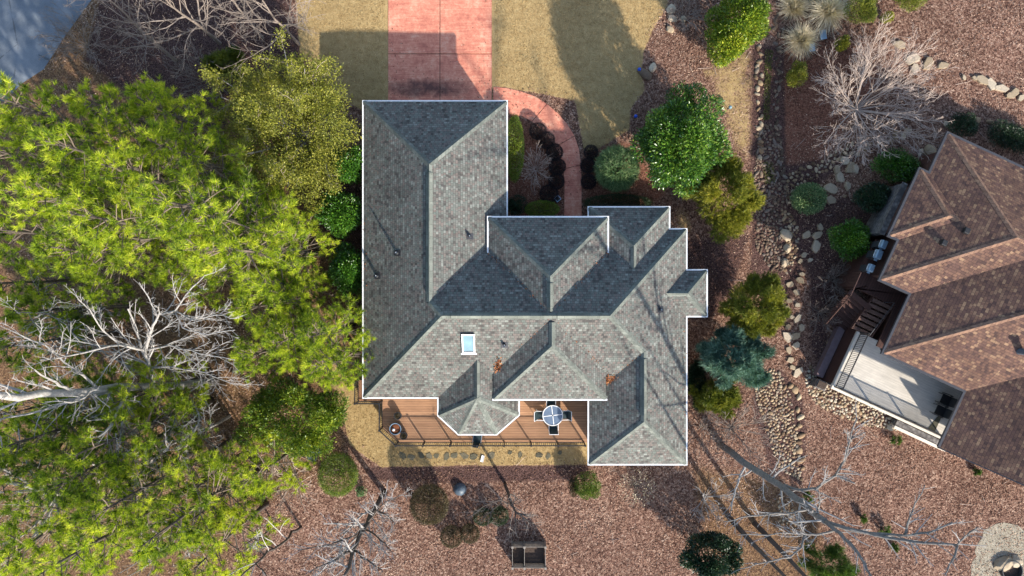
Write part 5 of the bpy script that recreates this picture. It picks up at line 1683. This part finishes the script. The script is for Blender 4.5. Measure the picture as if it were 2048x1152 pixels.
    ii = np.repeat(np.arange(len(B)), max(4, 56000 // len(B)))
    P = B[ii] + rng.normal(0, .14, (len(ii), 3))
    leaf_cloud('foliage', P, Dd[ii] + rng.normal(0, .25, (len(ii), 3)), .10, .05, M['olive'], root, rng, None, rng.uniform(0, 1, len(B))[ii] * .5 + rng.uniform(0, .5, len(ii)))
    P2, N2, T2 = blob(rng, 24000, (4.3, 4.3, 6.4), 26, (.16, .3), .5, .12, .3)
    leaf_cloud('inner_foliage', P2, N2 + rand_unit(rng, len(P2)) * .9, .11, .055, M['olive'], root, rng, None, T2)
    # --- broadleaf evergreens
    A = leafy
    A(704, 332, 46, 42, 4.2, 'holly', 'holly', 'glossy green holly topmost of the row along the west wall', 'shrub', .12, .06, 9000, 12, group='hollies along the west wall')
    A(682, 424, 52, 52, 3.8, 'holly', 'holly', 'glossy green holly in the middle of the row along the west wall, the largest', 'shrub', .12, .06, 12000, 13, group='hollies along the west wall')
    A(700, 540, 48, 55, 3.6, 'holly', 'holly', 'dark glossy holly lowest of the row along the west wall', 'shrub', .12, .06, 11000, 12, group='hollies along the west wall')
    A(586, 838, 104, 82, 6.0, 'holly_y', 'holly_tree', 'large yellow green holly tree left of the deck corner', 'tree', .13, .07, 26000, 24, lr=(.2, .36))
    A(1362, 276, 92, 98, 6.2, 'magnolia', 'magnolia', 'big glossy magnolia right of the curved walk', 'tree', .17, .075, 33000, 24, lr=(.24, .38))
    A(1484, 40, 62, 62, 4.6, 'holly_y', 'evergreen_tree', 'big yellow green evergreen at the top edge beside the creek head', 'tree', .13, .07, 17000, 16, lr=(.22, .36))
    A(1452, 88, 42, 46, 4.0, 'holly_y', 'evergreen_tree', 'lower lobe evergreen leaning over the leaf bed beside the creek head', 'tree', .13, .07, 9000, 10)
    A(1703, 30, 36, 36, 2.2, 'juniper', 'evergreen_shrub', 'olive green shrub right of the pale grass clumps at the top edge', 'shrub', .08, .035, 8000, 8)
    A(1790, 6, 40, 34, 2.4, 'juniper', 'evergreen_shrub', 'olive green shrub cut by the top edge beside the open leaf slope', 'shrub', .08, .035, 8000, 8)
    A(1746, 54, 15, 14, 1.0, 'olive', 'dwarf_shrub', 'small light green shrub below the two olive shrubs at the top edge', 'shrub', .07, .035, 1500, 4)
    A(1672, 96, 18, 18, 1.0, 'gold', 'dwarf_shrub', 'small yellow green shrub left of the bare multi stemmed tree', 'shrub', .08, .04, 1900, 5)
    A(1595, 152, 25, 27, 1.6, 'gold', 'dwarf_shrub', 'rounded yellow green shrub between creek bed and bare multi stemmed tree', 'shrub', .08, .04, 3800, 6)
    A(1617, 397, 36, 33, 1.7, 'globe', 'clipped_shrub', 'round green clipped shrub alone in the dark mulch right of the creek', 'shrub', .08, .045, 8500, 1, .3)
    A(1690, 478, 43, 42, 2.2, 'holly', 'holly', 'dark glossy shrub beside the steel grills', 'shrub', .11, .055, 8500, 11)
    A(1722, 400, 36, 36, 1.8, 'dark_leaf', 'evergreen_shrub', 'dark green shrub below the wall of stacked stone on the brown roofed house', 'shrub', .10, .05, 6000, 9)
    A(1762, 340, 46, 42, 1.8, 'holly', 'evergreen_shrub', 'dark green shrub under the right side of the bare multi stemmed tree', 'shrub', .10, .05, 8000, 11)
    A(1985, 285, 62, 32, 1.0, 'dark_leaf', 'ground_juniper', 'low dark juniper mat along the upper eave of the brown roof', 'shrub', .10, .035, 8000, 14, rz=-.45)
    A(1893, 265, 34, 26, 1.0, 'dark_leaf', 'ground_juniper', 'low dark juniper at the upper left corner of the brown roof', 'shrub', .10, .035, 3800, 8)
    A(1172, 968, 34, 30, 1.6, 'box', 'rounded_shrub', 'green and brown rounded shrub below the south east wing', 'shrub', .07, .035, 6500, 8)
    A(1148, 972, 16, 20, 1.1, 'bronze', 'rounded_shrub', 'small brown shrub at the left side of the green one below the south east wing', 'shrub', .06, .03, 2400, 5)
    A(1420, 1112, 64, 52, 3.6, 'dark_leaf', 'evergreen_tree', 'dark bluish evergreen tree at the bottom edge left of the two straight trunks', 'tree', .15, .075, 11000, 15, lr=(.22, .36))
    # clipped shapes
    A(675, 950, 42, 46, 2.0, 'box', 'clipped_shrub', 'rounded yellow green clipped shrub below the holly tree', 'shrub', .06, .032, 15000, 1, .22)
    A(723, 983, 14, 13, .8, 'globe', 'dwarf_shrub', 'tiny green shrub right of the rounded yellow green clipped one', 'shrub', .06, .03, 1500, 3)
    A(858, 1010, 41, 42, 2.1, 'bronze', 'clipped_shrub', 'largest round bronze brown clipped shrub left of the blue grey dome', 'shrub', .06, .032, 15000, 1, .2)
    A(903, 1074, 24, 23, 1.2, 'bronze', 'clipped_shrub', 'small bronze clipped shrub, left of a touching pair below the dome', 'shrub', .055, .03, 5500, 1, .2)
    A(940, 1068, 20, 20, 1.1, 'bronze', 'clipped_shrub', 'small bronze clipped shrub, right of a touching pair below the dome', 'shrub', .055, .03, 4200, 1, .2)
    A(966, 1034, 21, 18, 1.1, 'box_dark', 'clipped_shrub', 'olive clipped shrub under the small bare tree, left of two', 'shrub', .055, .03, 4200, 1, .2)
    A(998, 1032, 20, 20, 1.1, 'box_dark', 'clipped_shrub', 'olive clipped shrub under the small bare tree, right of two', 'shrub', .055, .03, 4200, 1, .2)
    A(1029, 296, 20, 70, 1.8, 'box', 'clipped_hedge', 'long green clipped hedge beside the white gutter of the garage wing', 'hedge', .07, .035, 11000, 1, .2)
    A(1084, 418, 37, 18, 1.3, 'box', 'clipped_hedge', 'bright green clipped box hedge left of the walk at the entry roof', 'hedge', .06, .03, 6500, 1, .2)
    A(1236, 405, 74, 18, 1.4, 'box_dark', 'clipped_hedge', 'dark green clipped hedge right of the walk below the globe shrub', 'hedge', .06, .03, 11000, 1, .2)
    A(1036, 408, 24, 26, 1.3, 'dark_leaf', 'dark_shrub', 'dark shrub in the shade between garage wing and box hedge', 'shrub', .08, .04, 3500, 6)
    spray(1235, 336, 45, 47, 2.6, 'globe', 'globe_shrub', 'large grey green globe shrub of fine threadlike foliage right of the walk', 'shrub', .26, .018, 2600, 8, 1, .15, .1, None, (.3, .4), .9)
    for i, (px, py, r, lab) in enumerate(((1076, 262, 18, 'nearly black mounded shrub, first of the chain along the inner curve of the walk'), (1093, 280, 18, 'nearly black mounded shrub, second of the chain along the walk'), (1109, 304, 18, 'nearly black mounded shrub, third of the chain along the walk'), (1115, 333, 18, 'nearly black mounded shrub, fourth of the chain along the walk'),
                                          (1113, 362, 17, 'nearly black mounded shrub, fifth of the chain along the walk'), (1098, 388, 20, 'nearly black mounded shrub, last of the chain beside the square lantern'), (1176, 331, 16, 'nearly black mounded shrub outside the walk, upper of two left of the globe shrub'), (1177, 363, 16, 'nearly black mounded shrub outside the walk, lower of two left of the globe shrub'), (1182, 304, 15, 'nearly black mounded shrub outside the walk above the globe shrub'))):
        A(px, py, r, r, .85, 'purple', 'mounded_shrub', lab, 'shrub', .05, .03, 3600, 1, .2, group='near black shrubs along the walk')
    # conifers with feathery sprays
    spray(1452, 392, 76, 84, 4.6, 'gold', 'golden_cypress', 'golden green feathery cypress below the magnolia', 'tree', .19, .024, 6200, 13, 26, lr=(.2, .34))
    spray(1508, 612, 64, 72, 5.0, 'gold', 'golden_cypress', 'golden green feathery cypress beside the small east bump out', 'tree', .19, .024, 5800, 13, 24, lr=(.2, .34))
    spray(1465, 716, 76, 62, 4.8, 'cedar', 'blue_cedar', 'blue green feathery cedar right of the east eave', 'tree', .26, .03, 4400, 13, 22, lr=(.18, .32))
    spray(1436, 790, 58, 44, 2.6, 'juniper', 'juniper', 'olive juniper spreading below the blue green cedar', 'shrub', .2, .028, 2600, 13, 14)
    spray(1395, 765, 22, 50, 1.6, 'dark_leaf', 'dark_juniper', 'dark juniper squeezed between the east eave and the olive juniper', 'shrub', .18, .03, 1500, 12, 9)
    spray(1660, 1132, 56, 42, 3.2, 'sprout', 'young_pine', 'bushy young green pine at the bottom edge under the big bare tree', 'tree', .26, .018, 900, 24, 14)
    spray(455, 128, 44, 34, 2.6, 'juniper', 'dark_juniper', 'dim green evergreen in the shade above the yellow green twiggy tree', 'shrub', .2, .03, 1400, 12, 10)
    for px, py, r, h, lab in ((1728, 1036, 10, .6, 'small green seedling with a long shadow in the open leaf litter'), (1769, 1061, 13, .6, 'small yellow green seedling beside a limb of the big bare tree'), (1794, 880, 13, .6, 'small dark green seedling below the end of the patio'), (1955, 943, 9, .5, 'tiny green seedling below the lower eave of the brown roof'), (1618, 997, 17, .9, 'small green seedling at the fork of the big bare tree'), (1790, 1096, 11, .5, 'small yellowish seedling between limbs of the big bare tree')):
        spray(px, py, r, r, h, 'sprout', 'pine_seedling', lab, 'seedling', .16, .02, 70, 14, 4)
    # --- pale grasses
    grass_clump(1603, 79, 35, 1.0, 'pale spiky grass clump lowest of three beside the creek head')
    grass_clump(1652, 26, 42, 1.2, 'largest pale spiky grass clump between creek head and olive shrubs')
    grass_clump(1590, 12, 28, 1.0, 'pale spiky grass clump at the top edge beside the yellow green evergreen')
    grass_clump(1628, 2, 24, 1.0, 'pale spiky grass clump cut by the top edge beside the largest one')
    # --- bare shrubs and trees
    bare_bush(1735, 200, 132, 4.3, 'twig_tan', 'bare multi stemmed tree with pale fanning branches left of the brown roof', 26, 'multi_stem_tree', 'tree', .045, (9, 5, 3), 3, (.12, 1.2), at=(1712, 218), rmin=.008, jit=.1)
    bare_bush(1072, 335, 44, 1.2, 'twig_tan', 'bare pale tangled shrub inside the curve of the walk', 30, thick=.014, nch=(6, 3), elev=(.3, 1.1), rmin=.006)
    bare_bush(1276, 975, 38, 1.2, 'twig_grey', 'bare shrub dotted with pale buds below the south east wing', 22, thick=.014, nch=(5, 3), elev=(.4, 1.2), rmin=.006)
    bare_bush(1672, 560, 45, 1.3, 'twig_grey', 'brown bare shrub beside the dark upper deck', 26, thick=.014, nch=(6, 3), rmin=.007)
    bare_bush(1648, 625, 40, 1.1, 'twig_grey', 'brown bare shrub below the first, along the slatted stair', 24, thick=.014, nch=(6, 3), rmin=.007)
    bare_bush(1480, 868, 66, 3.2, 'twig_grey', 'thin grey bare shrub between the south east corner and the rock creek', 16, thick=.024, nch=(6, 4), rmin=.009)
    bare_bush(1415, 862, 44, 2.6, 'twig_grey', 'thin grey bare shrub at the foot of the big bare tree, nearest the roof', 12, thick=.02, nch=(6, 4), rmin=.009)
    bare_bush(1424, 1010, 44, 3.0, 'twig_white', 'pale twiggy sapling at the foot of the left straight trunk', 9, thick=.026, nch=(6, 4), rmin=.010)
    bare_bush(575, 965, 55, 3.0, 'twig_tan', 'pale bare sapling left of the rounded yellow green clipped shrub', 14, thick=.02, nch=(6, 4), rmin=.009)
    bare_bush(1375, 20, 36, 2.2, 'twig_grey', 'grey bare shrub at the top edge beside the lawn corner', 18, thick=.02, nch=(6, 3), rmin=.009)
    bare_bush(1360, 350, 26, 1.2, 'twig_grey', 'small bare twiggy shrub below the magnolia', 14, thick=.012, nch=(5, 3), rmin=.007)
    bare_bush(1360, 388, 22, .9, 'twig_grey', 'small bare twiggy shrub left of the golden cypress', 12, thick=.012, nch=(5, 3), rmin=.007)
    rng = np.random.default_rng(31)
    x, y, _ = W(1276, 975, .8)
    # flower buds belong to the dotted shrub
    bud = [o for o in COL.objects if o.get('label', '').startswith('bare shrub dotted')][0]
    a = rng.uniform(0, 2 * PI, 230); q = np.sqrt(rng.uniform(.05, 1, 230)) * 1.15
    P = np.stack([np.cos(a) * q, np.sin(a) * q, 1.1 - .45 * q + rng.normal(0, .1, 230)], -1)
    tag(leaf_cloud('buds', P, rand_unit(rng, 230) + np.array([0, 0, .8]), .07, .06, M['bud'], bud, rng), kind='stuff')
    g = grown_tree
    g(225, 35, 6.5, 9.0, 'grey brown bare tree beside the road at the top edge, left of three', 201, nch=(16, 7, 4), spread=1.1, clear=.2, rmin=.009, group='bare trees above the shaded clearing')
    g(330, -5, 6.5, 9.5, 'grey brown bare tree at the top edge, middle of three above the shaded clearing', 202, nch=(16, 7, 4), spread=1.1, clear=.2, rmin=.009, group='bare trees above the shaded clearing')
    g(525, 5, 6.0, 8.5, 'grey bare tree at the top edge left of the front lawn', 203, nch=(15, 7, 4), spread=1.1, clear=.2, rmin=.009, group='bare trees above the shaded clearing')
    g(440, -10, 6.0, 8.0, 'grey bare tree cut by the top edge, between two others', 204, nch=(14, 7, 4), clear=.2, rmin=.009, group='bare trees above the shaded clearing')
    for px, py, zc, h, sd, lab in ((95, 1010, 8, 10, 211, 'silvery bare tree among the pines near the lower left corner'), (255, 925, 7, 9.5, 212, 'silvery bare tree among the pines right of the forked grey one'), (372, 872, 5.5, 8.5, 213, 'silvery bare tree in the brown clearing below the big pale trunk'), (50, 640, 8, 10.5, 214, 'silvery bare tree at the left edge above the big pale trunk'), (300, 1085, 7, 9.5, 215, 'silvery bare tree at the bottom edge among the lower pines')):
        g(px, py, zc, h, lab, sd, 'bark_ash', 'twig_white', nch=(12, 7, 4), spread=.85, clear=.3, rmin=.009, group='silvery bare trees among the pines')
    bare_bush(150, 78, 60, 2.4, 'twig_grey', 'thin grey bushes on the road verge', 22, thick=.016, nch=(6, 4), rmin=.009)
    bare_bush(405, 150, 60, 2.4, 'twig_grey', 'dim bare undergrowth in the shaded clearing', 20, thick=.016, nch=(6, 4), rmin=.009)
    bare_bush(430, 400, 45, 2.2, 'twig_grey', 'grey bare undergrowth in the gap of the upper wood', 18, thick=.016, nch=(6, 4), rmin=.009)
    bare_bush(420, 905, 60, 2.4, 'twig_grey', 'grey bare undergrowth in the brown clearing of the lower wood', 20, thick=.016, nch=(6, 4), rmin=.009)
    T = limb_tree
    T('silvery_bare_tree', 'great silvery bare tree in the left wood with thick pale trunk',
      [[(432, 762, 0), (385, 768, 2.6), (300, 774, 6), (200, 780, 9), (80, 787, 12), (-60, 795, 15)],
       [(330, 772, 5), (300, 735, 6.5), (290, 700, 7.5), (240, 690, 9), (170, 705, 10.5), (80, 720, 12)],
       [(292, 700, 7.5), (296, 682, 8), (306, 650, 8.6), (318, 628, 9), (350, 622, 9.4), (372, 590, 10), (410, 550, 10.8)],
       [(350, 622, 9.4), (385, 640, 9.8), (430, 630, 10.2), (478, 636, 10.6)],
       [(350, 622, 9.4), (365, 655, 9.6), (410, 670, 10), (470, 660, 10.4)],
       [(292, 700, 7.5), (340, 690, 8.2), (400, 708, 8.8), (470, 720, 9.2)],
       [(300, 735, 6.5), (350, 735, 7.2), (410, 745, 8), (470, 770, 8.4)],
       [(240, 690, 9), (205, 660, 9.8), (180, 620, 10.8), (150, 590, 11.5)],
       [(260, 776, 7.4), (245, 820, 8.2), (240, 870, 9), (235, 915, 9.8)],
       [(345, 771, 4), (385, 800, 5.5), (400, 840, 6.5), (385, 870, 7.2)],
       [(200, 780, 9), (150, 740, 10.5), (90, 690, 12), (20, 660, 13)]],
      [(.25, .14), (.09, .028), (.095, .025), (.045, .018), (.045, .016), (.055, .018), (.055, .016), (.05, .016), (.065, .016), (.05, .016), (.07, .02)],
      'bark_ash', 'twig_white', 301, (16, 9, 5), 3, (.2, .42), .0075)
    T('forked_bare_tree', 'grey bare tree with forked branches at the left edge of the lower wood',
      [[(330, 905, 0), (250, 940, 4), (170, 970, 8), (110, 990, 10.5), (20, 965, 12), (-40, 960, 13)],
       [(110, 990, 10.5), (80, 1040, 11.5), (40, 1075, 12.5), (0, 1090, 13)], [(110, 990, 10.5), (118, 1030, 11.5), (130, 1075, 12.5)], [(170, 970, 8), (215, 930, 9.5), (240, 890, 10.5)], [(170, 970, 8), (180, 1000, 9), (185, 1050, 10.5)]],
      [(.2, .05), (.07, .02), (.06, .02), (.05, .02), (.05, .02)], 'bark_grey', 'twig_white', 302, (12, 7, 4), 3, (.2, .4), .009)
    T('white_bare_tree', 'white twigged bare tree with leaning dark trunk left of the largest bronze shrub',
      [[(770, 985, 0), (748, 1018, 2.5), (728, 1058, 5), (706, 1100, 7.2), (690, 1150, 9.5)],
       [(728, 1058, 5), (700, 1075, 7), (660, 1090, 8.5), (600, 1100, 9.5)], [(706, 1100, 7.2), (735, 1120, 8.5), (765, 1140, 9.5)], [(748, 1018, 2.5), (775, 1030, 4.5), (790, 1050, 6)], [(706, 1100, 7.2), (660, 1125, 9), (620, 1145, 10)], [(735, 1045, 4.2), (765, 1010, 6), (800, 990, 7)], [(728, 1058, 5), (760, 1080, 7), (785, 1105, 8)]],
      [(.17, .08), (.06, .02), (.07, .02), (.05, .02), (.07, .02), (.05, .02), (.05, .02)], 'bark_dark', 'twig_white', 303, (15, 9, 5), 3, (.22, .42), .0085)
    T('small_bare_tree', 'small dark stemmed bare tree between the blue grey dome and the compost bin',
      [[(1010, 966, 0), (1016, 985, 1.5), (1022, 1008, 3), (1032, 1025, 4), (1052, 1032, 4.8)], [(1022, 1008, 3), (1000, 1000, 3.8), (968, 1012, 4.6), (945, 1030, 5)], [(1032, 1025, 4), (1030, 1055, 5), (1020, 1075, 5.6)], [(1032, 1025, 4), (1060, 1045, 5), (1085, 1060, 5.6)], [(1016, 985, 1.5), (985, 1020, 3.5), (975, 1050, 4.4)]],
      [(.10, .05), (.04, .015), (.045, .015), (.045, .015), (.03, .012)], 'bark_dark', 'twig_grey', 304, (10, 6, 4), 3, (.25, .45), .007)
    T('great_bare_tree', 'great bare tree in the lower right with arching dark trunk and pale limbs',
      [[(1442, 890, 0), (1475, 915, 3.2), (1512, 941, 6), (1560, 970, 8.7), (1608, 1008, 11.2), (1652, 1044, 13.4)],
       [(1560, 970, 8.7), (1598, 980, 9.6), (1634, 977, 10.4), (1672, 950, 11.2), (1690, 920, 11.8), (1700, 880, 12.3), (1714, 836, 12.8)],
       [(1700, 880, 12.3), (1716, 872, 12.6), (1730, 864, 12.9)], [(1703, 882, 12.3), (1694, 868, 12.6), (1687, 860, 12.9)], [(1672, 950, 11.2), (1692, 960, 11.4), (1710, 967, 11.6)],
       [(1652, 1044, 13.4), (1690, 1056, 14), (1740, 1067, 14.6), (1800, 1071, 15.2), (1860, 1065, 15.8), (1905, 1045, 16.2)],
       [(1740, 1067, 14.6), (1790, 1078, 15.2), (1850, 1086, 15.8), (1915, 1090, 16.2), (1935, 1070, 16.6), (1955, 1055, 16.9)],
       [(1652, 1044, 13.4), (1680, 1066, 14.2), (1708, 1096, 15), (1730, 1128, 15.6), (1745, 1165, 16.2)],
       [(1620, 1017, 11.8), (1585, 1026, 12.2), (1540, 1028, 12.6), (1500, 1032, 13), (1448, 1044, 13.4)],
       [(1665, 1062, 13.6), (1632, 1070, 14), (1608, 1068, 14.2), (1560, 1066, 14.6), (1475, 1070, 15.2)],
       [(1610, 1068, 14.2), (1603, 1095, 14.6), (1580, 1115, 15), (1530, 1125, 15.4), (1480, 1138, 15.8)],
       [(1610, 1068, 14.2), (1600, 1050, 14.4), (1580, 1046, 14.6)], [(1810, 1071, 15.3), (1816, 1045, 15.5), (1824, 1024, 15.7), (1850, 970, 16.2)],
       [(1635, 1030, 12.6), (1640, 1000, 12.9), (1636, 980, 13.2)], [(1915, 1090, 16.2), (1905, 1120, 16.5), (1890, 1150, 16.8)]],
      [(.20, .12), (.085, .032), (.035, .015), (.035, .015), (.05, .03), (.095, .03), (.07, .025), (.09, .035), (.06, .02), (.055, .018), (.05, .018), (.04, .02), (.06, .015), (.05, .02), (.05, .02)],
      'bark_mid', 'twig_white', 305, (15, 8, 5), 3, (.14, .32), .0075, start=.3)
    T('leaning_sapling', 'thin dark leaning sapling with white branches left of the white twigged bare tree',
      [[(602, 1054, 0), (578, 1075, 2.5), (548, 1098, 5), (512, 1128, 7.5), (480, 1155, 9)], [(548, 1098, 5), (520, 1090, 6), (506, 1070, 6.8)], [(530, 1112, 6.2), (515, 1095, 6.9), (500, 1080, 7.4)], [(512, 1128, 7.5), (530, 1145, 8.2), (540, 1170, 9)]],
      [(.085, .04), (.04, .015), (.035, .015), (.035, .015)], 'bark_dark', 'twig_white', 306, (6, 4, 3), 2, (.25, .45), .010)
    T('leaning_sapling', 'short dark leaning sapling stem in the brown clearing, below the young pine',
      [[(548, 1048, 0), (530, 1068, 2), (505, 1080, 3.6), (490, 1090, 4.6)]], [(.06, .025)], 'bark_dark', 'twig_grey', 307, (6, 4), 2, (.3, .5), .010)
    T('thin_pine_trunk', 'thin dark leaning trunk beside the dark holly in the lower wood',
      [[(490, 900, 0), (462, 922, 2.6), (430, 948, 5), (395, 975, 7.5)]], [(.10, .05)], 'bark_dark', 'twig_grey', 308, (5, 4), 2, (.2, .4), .010)

# ------------------------------------------------------------------ loose ground cover
def ground_cover():
    rng = np.random.default_rng(9)
    lawnp = [px_poly(p) for p in LAWN]; eastp = [px_poly(p) for p in EASTLAWN]
    paved = [gpoly([(770, -300), (990, -300), (990, 230), (770, 230)]), gpoly([(-500, -260), (230, -260), (183, 0), (130, 72), (88, 138), (42, 168), (0, 215), (-500, 640)]),
             gpoly([(986, 172), (1094, 206), (1151, 270), (1165, 330), (1165, 470), (1127, 470), (1120, 310), (1081, 257), (1024, 227), (986, 228)]), [(p[0], p[1]) for p in inset_poly(OUTLINE, -.05)]]
    dark = [px_poly(p) for p in DARK[1:2] + DARK[3:5]]
    n = 280000
    X = rng.uniform(-34, 34, n); Y = rng.uniform(-20, 20, n)
    keep = np.ones(n, bool)
    nz = rng.normal(0, .25, n)
    for p in lawnp: keep &= poly_sd(p, X, Y) + nz < 0
    for p in paved: keep &= poly_sd(p, X, Y) < 0
    for p in dark: keep &= ~((poly_sd(p, X, Y) > 0) & (rng.uniform(0, 1, n) < .75))
    for p in eastp: keep &= ~((poly_sd(p, X, Y) > 0) & (rng.uniform(0, 1, n) < .8))
    X, Y = X[keep], Y[keep]; n = len(X)
    P = np.stack([X, Y, terrain(X, Y) + rng.uniform(.004, .05, n)], -1)
    D = rng.normal(0, 1, (n, 3)); D[:, 2] *= .28
    nrm = rng.normal(0, .45, (n, 3)); nrm[:, 2] = 1
    w = sum(np.sin(X * a + Y * b + c) for a, b, c in ((.31, .22, 1), (-.19, .43, 2), (.71, -.52, 4), (1.3, .9, .5), (-.9, 1.6, 3))) / 5
    tint = np.clip(.5 + .62 * w + rng.normal(0, .22, n), 0, 1)
    thin = rng.uniform(0, 1, n) < .62 + .5 * w + .3 * np.sin(X * .9 - Y * 1.1)
    P, D, nrm, tint = P[thin], D[thin], nrm[thin], tint[thin]
    o = leaf_cloud('leaf_litter', P, D, .088, .05, M['litter'], None, rng, nrm, tint)
    tag(o, kind='stuff')
    n = 170000
    X = rng.uniform(-14, 12, n); Y = rng.uniform(-12, 19, n)
    keep = np.zeros(n, bool)
    for p in lawnp: keep |= poly_sd(p, X, Y) > .02
    for p in paved: keep &= poly_sd(p, X, Y) < 0
    X, Y = X[keep], Y[keep]; n = len(X)
    P = np.stack([X, Y, np.full(n, .0)], -1)
    D = rng.normal(0, 1, (n, 3)); D[:, 2] = np.abs(D[:, 2]) * .6 + .25
    o = leaf_cloud('dormant_grass', P, D, .085, .022, M['thatch'], None, rng)
    tag(o, kind='stuff')
    # a little leaf debris caught along the roof valleys and eaves
    seg = [((4.26, -6.06), (6.9, -3.4)), ((-.305, 3.24), (-4.2, -.66)), ((-4.07, -6.0), (-1.9, -3.9)), ((-.998, -4.5), (1.9, -1.6)), ((5.07, -4.5), (2.3, -1.7)), ((-1.27, 1.9), (1.8, -1.2)), ((5.16, 1.9), (2.1, -1.2)), ((-8.1, -5.8), (-8.1, 4)), ((9.5, -9), (9.5, -2))]
    hts = [(ZE, ZE + 2.64 * PITCH), (ZE, ZE + 2.6 * PITCH), (ZE, ZE + 1.44 * PITCH), (4.24, 6.15), (4.24, 6.1), (4.1, 6.15), (4.1, 6.15), (ZE + .08, ZE + .08), (ZE + .09, ZE + .09)]
    Q = []
    for ((ax, ay), (bx, by)), (za, zb) in zip(seg, hts):
        for t in rng.uniform(0, 1, 26) ** 1.5:
            Q.append((ax + (bx - ax) * t + rng.normal(0, .05), ay + (by - ay) * t + rng.normal(0, .05), za + (zb - za) * t + .06))
    Q = np.array(Q); D = rng.normal(0, 1, Q.shape); D[:, 2] *= .3
    o = leaf_cloud('roof_debris', Q, D, .10, .05, M['fallen'], None, rng); tag(o, kind='stuff')
    # stray leaves blown on to drive and walk, and fallen twigs in the litter
    n = 420
    X = np.concatenate([rng.uniform(-7.4, -1.2, n), rng.uniform(-1, 4.6, n)]); Y = np.concatenate([11.0 + rng.exponential(2.4, n), rng.uniform(5, 12, n)])
    k = (poly_sd(gpoly([(778, -200), (982, -200), (982, 205), (778, 205)]), X, Y) > 0) | (poly_sd(paved[2], X, Y) > 0)
    k &= rng.uniform(0, 1, 2 * n) < np.where(np.abs(X + 4.3) > 2.2, .9, .25)
    X, Y = X[k], Y[k]; n = len(X)
    D = rng.normal(0, 1, (n, 3)); D[:, 2] *= .15
    nrm = rng.normal(0, .3, (n, 3)); nrm[:, 2] = 1
    o = leaf_cloud('blown_leaves', np.stack([X, Y, np.full(n, .045)], -1), D, .09, .05, M['litter'], None, rng, nrm); tag(o, kind='stuff')
    mb = MB(); rr = np.random.default_rng(5)
    for _ in range(420):
        x, y = rr.uniform(-33, 33), rr.uniform(-19, 19)
        if any(poly_sd(p, np.array([x]), np.array([y]))[0] > 0 for p in lawnp + paved): continue
        z = float(terrain(x, y)) + .03; a = rr.uniform(0, 6.28); L = rr.uniform(.25, 1.1)
        q, r_ = wander(rr, (x, y, z), (math.cos(a), math.sin(a), .03), L, 3, .12, 0, .014, .006)
        mb.tube(q, r_, 3, cap=False)
    o = mb.build('fallen_twigs', M['twig_tan']); tag(o, kind='stuff')
    # mossy strip in the creek bed
    n = 3500
    pol = gpoly([(1530, 100), (1545, 100), (1540, 180), (1538, 240), (1526, 240), (1528, 180)]); pol2 = gpoly([(1525, 325), (1545, 325), (1550, 365), (1530, 370)])
    X = rng.uniform(14.5, 16.2, n * 3); Y = rng.uniform(5.5, 15, n * 3)
    k = (poly_sd(pol, X, Y) > 0) | (poly_sd(pol2, X, Y) > 0)
    X, Y = X[k], Y[k]; n = len(X)
    D = rng.normal(0, 1, (n, 3)); D[:, 2] = np.abs(D[:, 2]) + .4
    o = leaf_cloud('creek_moss', np.stack([X, Y, terrain(X, Y)], -1), D, .1, .03, M['moss'], None, rng)
    tag(o, kind='stuff')

def set_light():
    az_v = Vector((-.55, .835, 0)); az_v.normalize()
    el = math.radians(28.2)
    d = Vector((az_v.x * math.cos(el), az_v.y * math.cos(el), -math.sin(el)))
    L = bpy.data.lights.new('sun', 'SUN'); L.energy = SUN; L.angle = math.radians(.9); L.color = (1.0, .93, .83)
    o = bpy.data.objects.new('sun', L); COL.objects.link(o)
    o.rotation_euler = d.to_track_quat('-Z', 'Y').to_euler()
    o.location = (20, -30, 40)
    w = bpy.data.worlds.new('World'); scene.world = w; w.use_nodes = True
    nt = w.node_tree
    for n in list(nt.nodes): nt.nodes.remove(n)
    sky = nt.nodes.new('ShaderNodeTexSky'); sky.sky_type = 'NISHITA'; sky.sun_disc = False
    sky.sun_elevation = el
    sky.sun_rotation = math.atan2(-d.x, -d.y)
    bg = nt.nodes.new('ShaderNodeBackground'); bg.inputs[1].default_value = SKY
    out = nt.nodes.new('ShaderNodeOutputWorld')
    nt.links.new(sky.outputs[0], bg.inputs[0]); nt.links.new(bg.outputs[0], out.inputs[0])

SUN, SKY, EXPO = 4.0, .15, 1.24
def set_camera():
    c = bpy.data.cameras.new('camera'); c.lens = 24.0; c.sensor_width = 36.0; c.clip_start = .5; c.clip_end = 2500
    o = bpy.data.objects.new('camera', c); COL.objects.link(o)
    o.location = (0, 0, CAMZ); o.rotation_euler = (0, 0, 0)
    scene.camera = o
    scene.view_settings.view_transform = 'Standard'; scene.view_settings.look = 'None'
    scene.view_settings.exposure = EXPO; scene.view_settings.gamma = 1.0
    scene.cycles.max_bounces = 5; scene.cycles.diffuse_bounces = 3; scene.cycles.glossy_bounces = 2; scene.cycles.transmission_bounces = 3
    scene.cycles.use_denoising = True
    scene.cycles.sample_clamp_indirect = 6.0

make_materials()
make_ground()
make_paving()
make_house()
make_deck()
dining_set()
small_things()
make_neighbour()
make_stones()
plant_all()
ground_cover()
set_light()
set_camera()
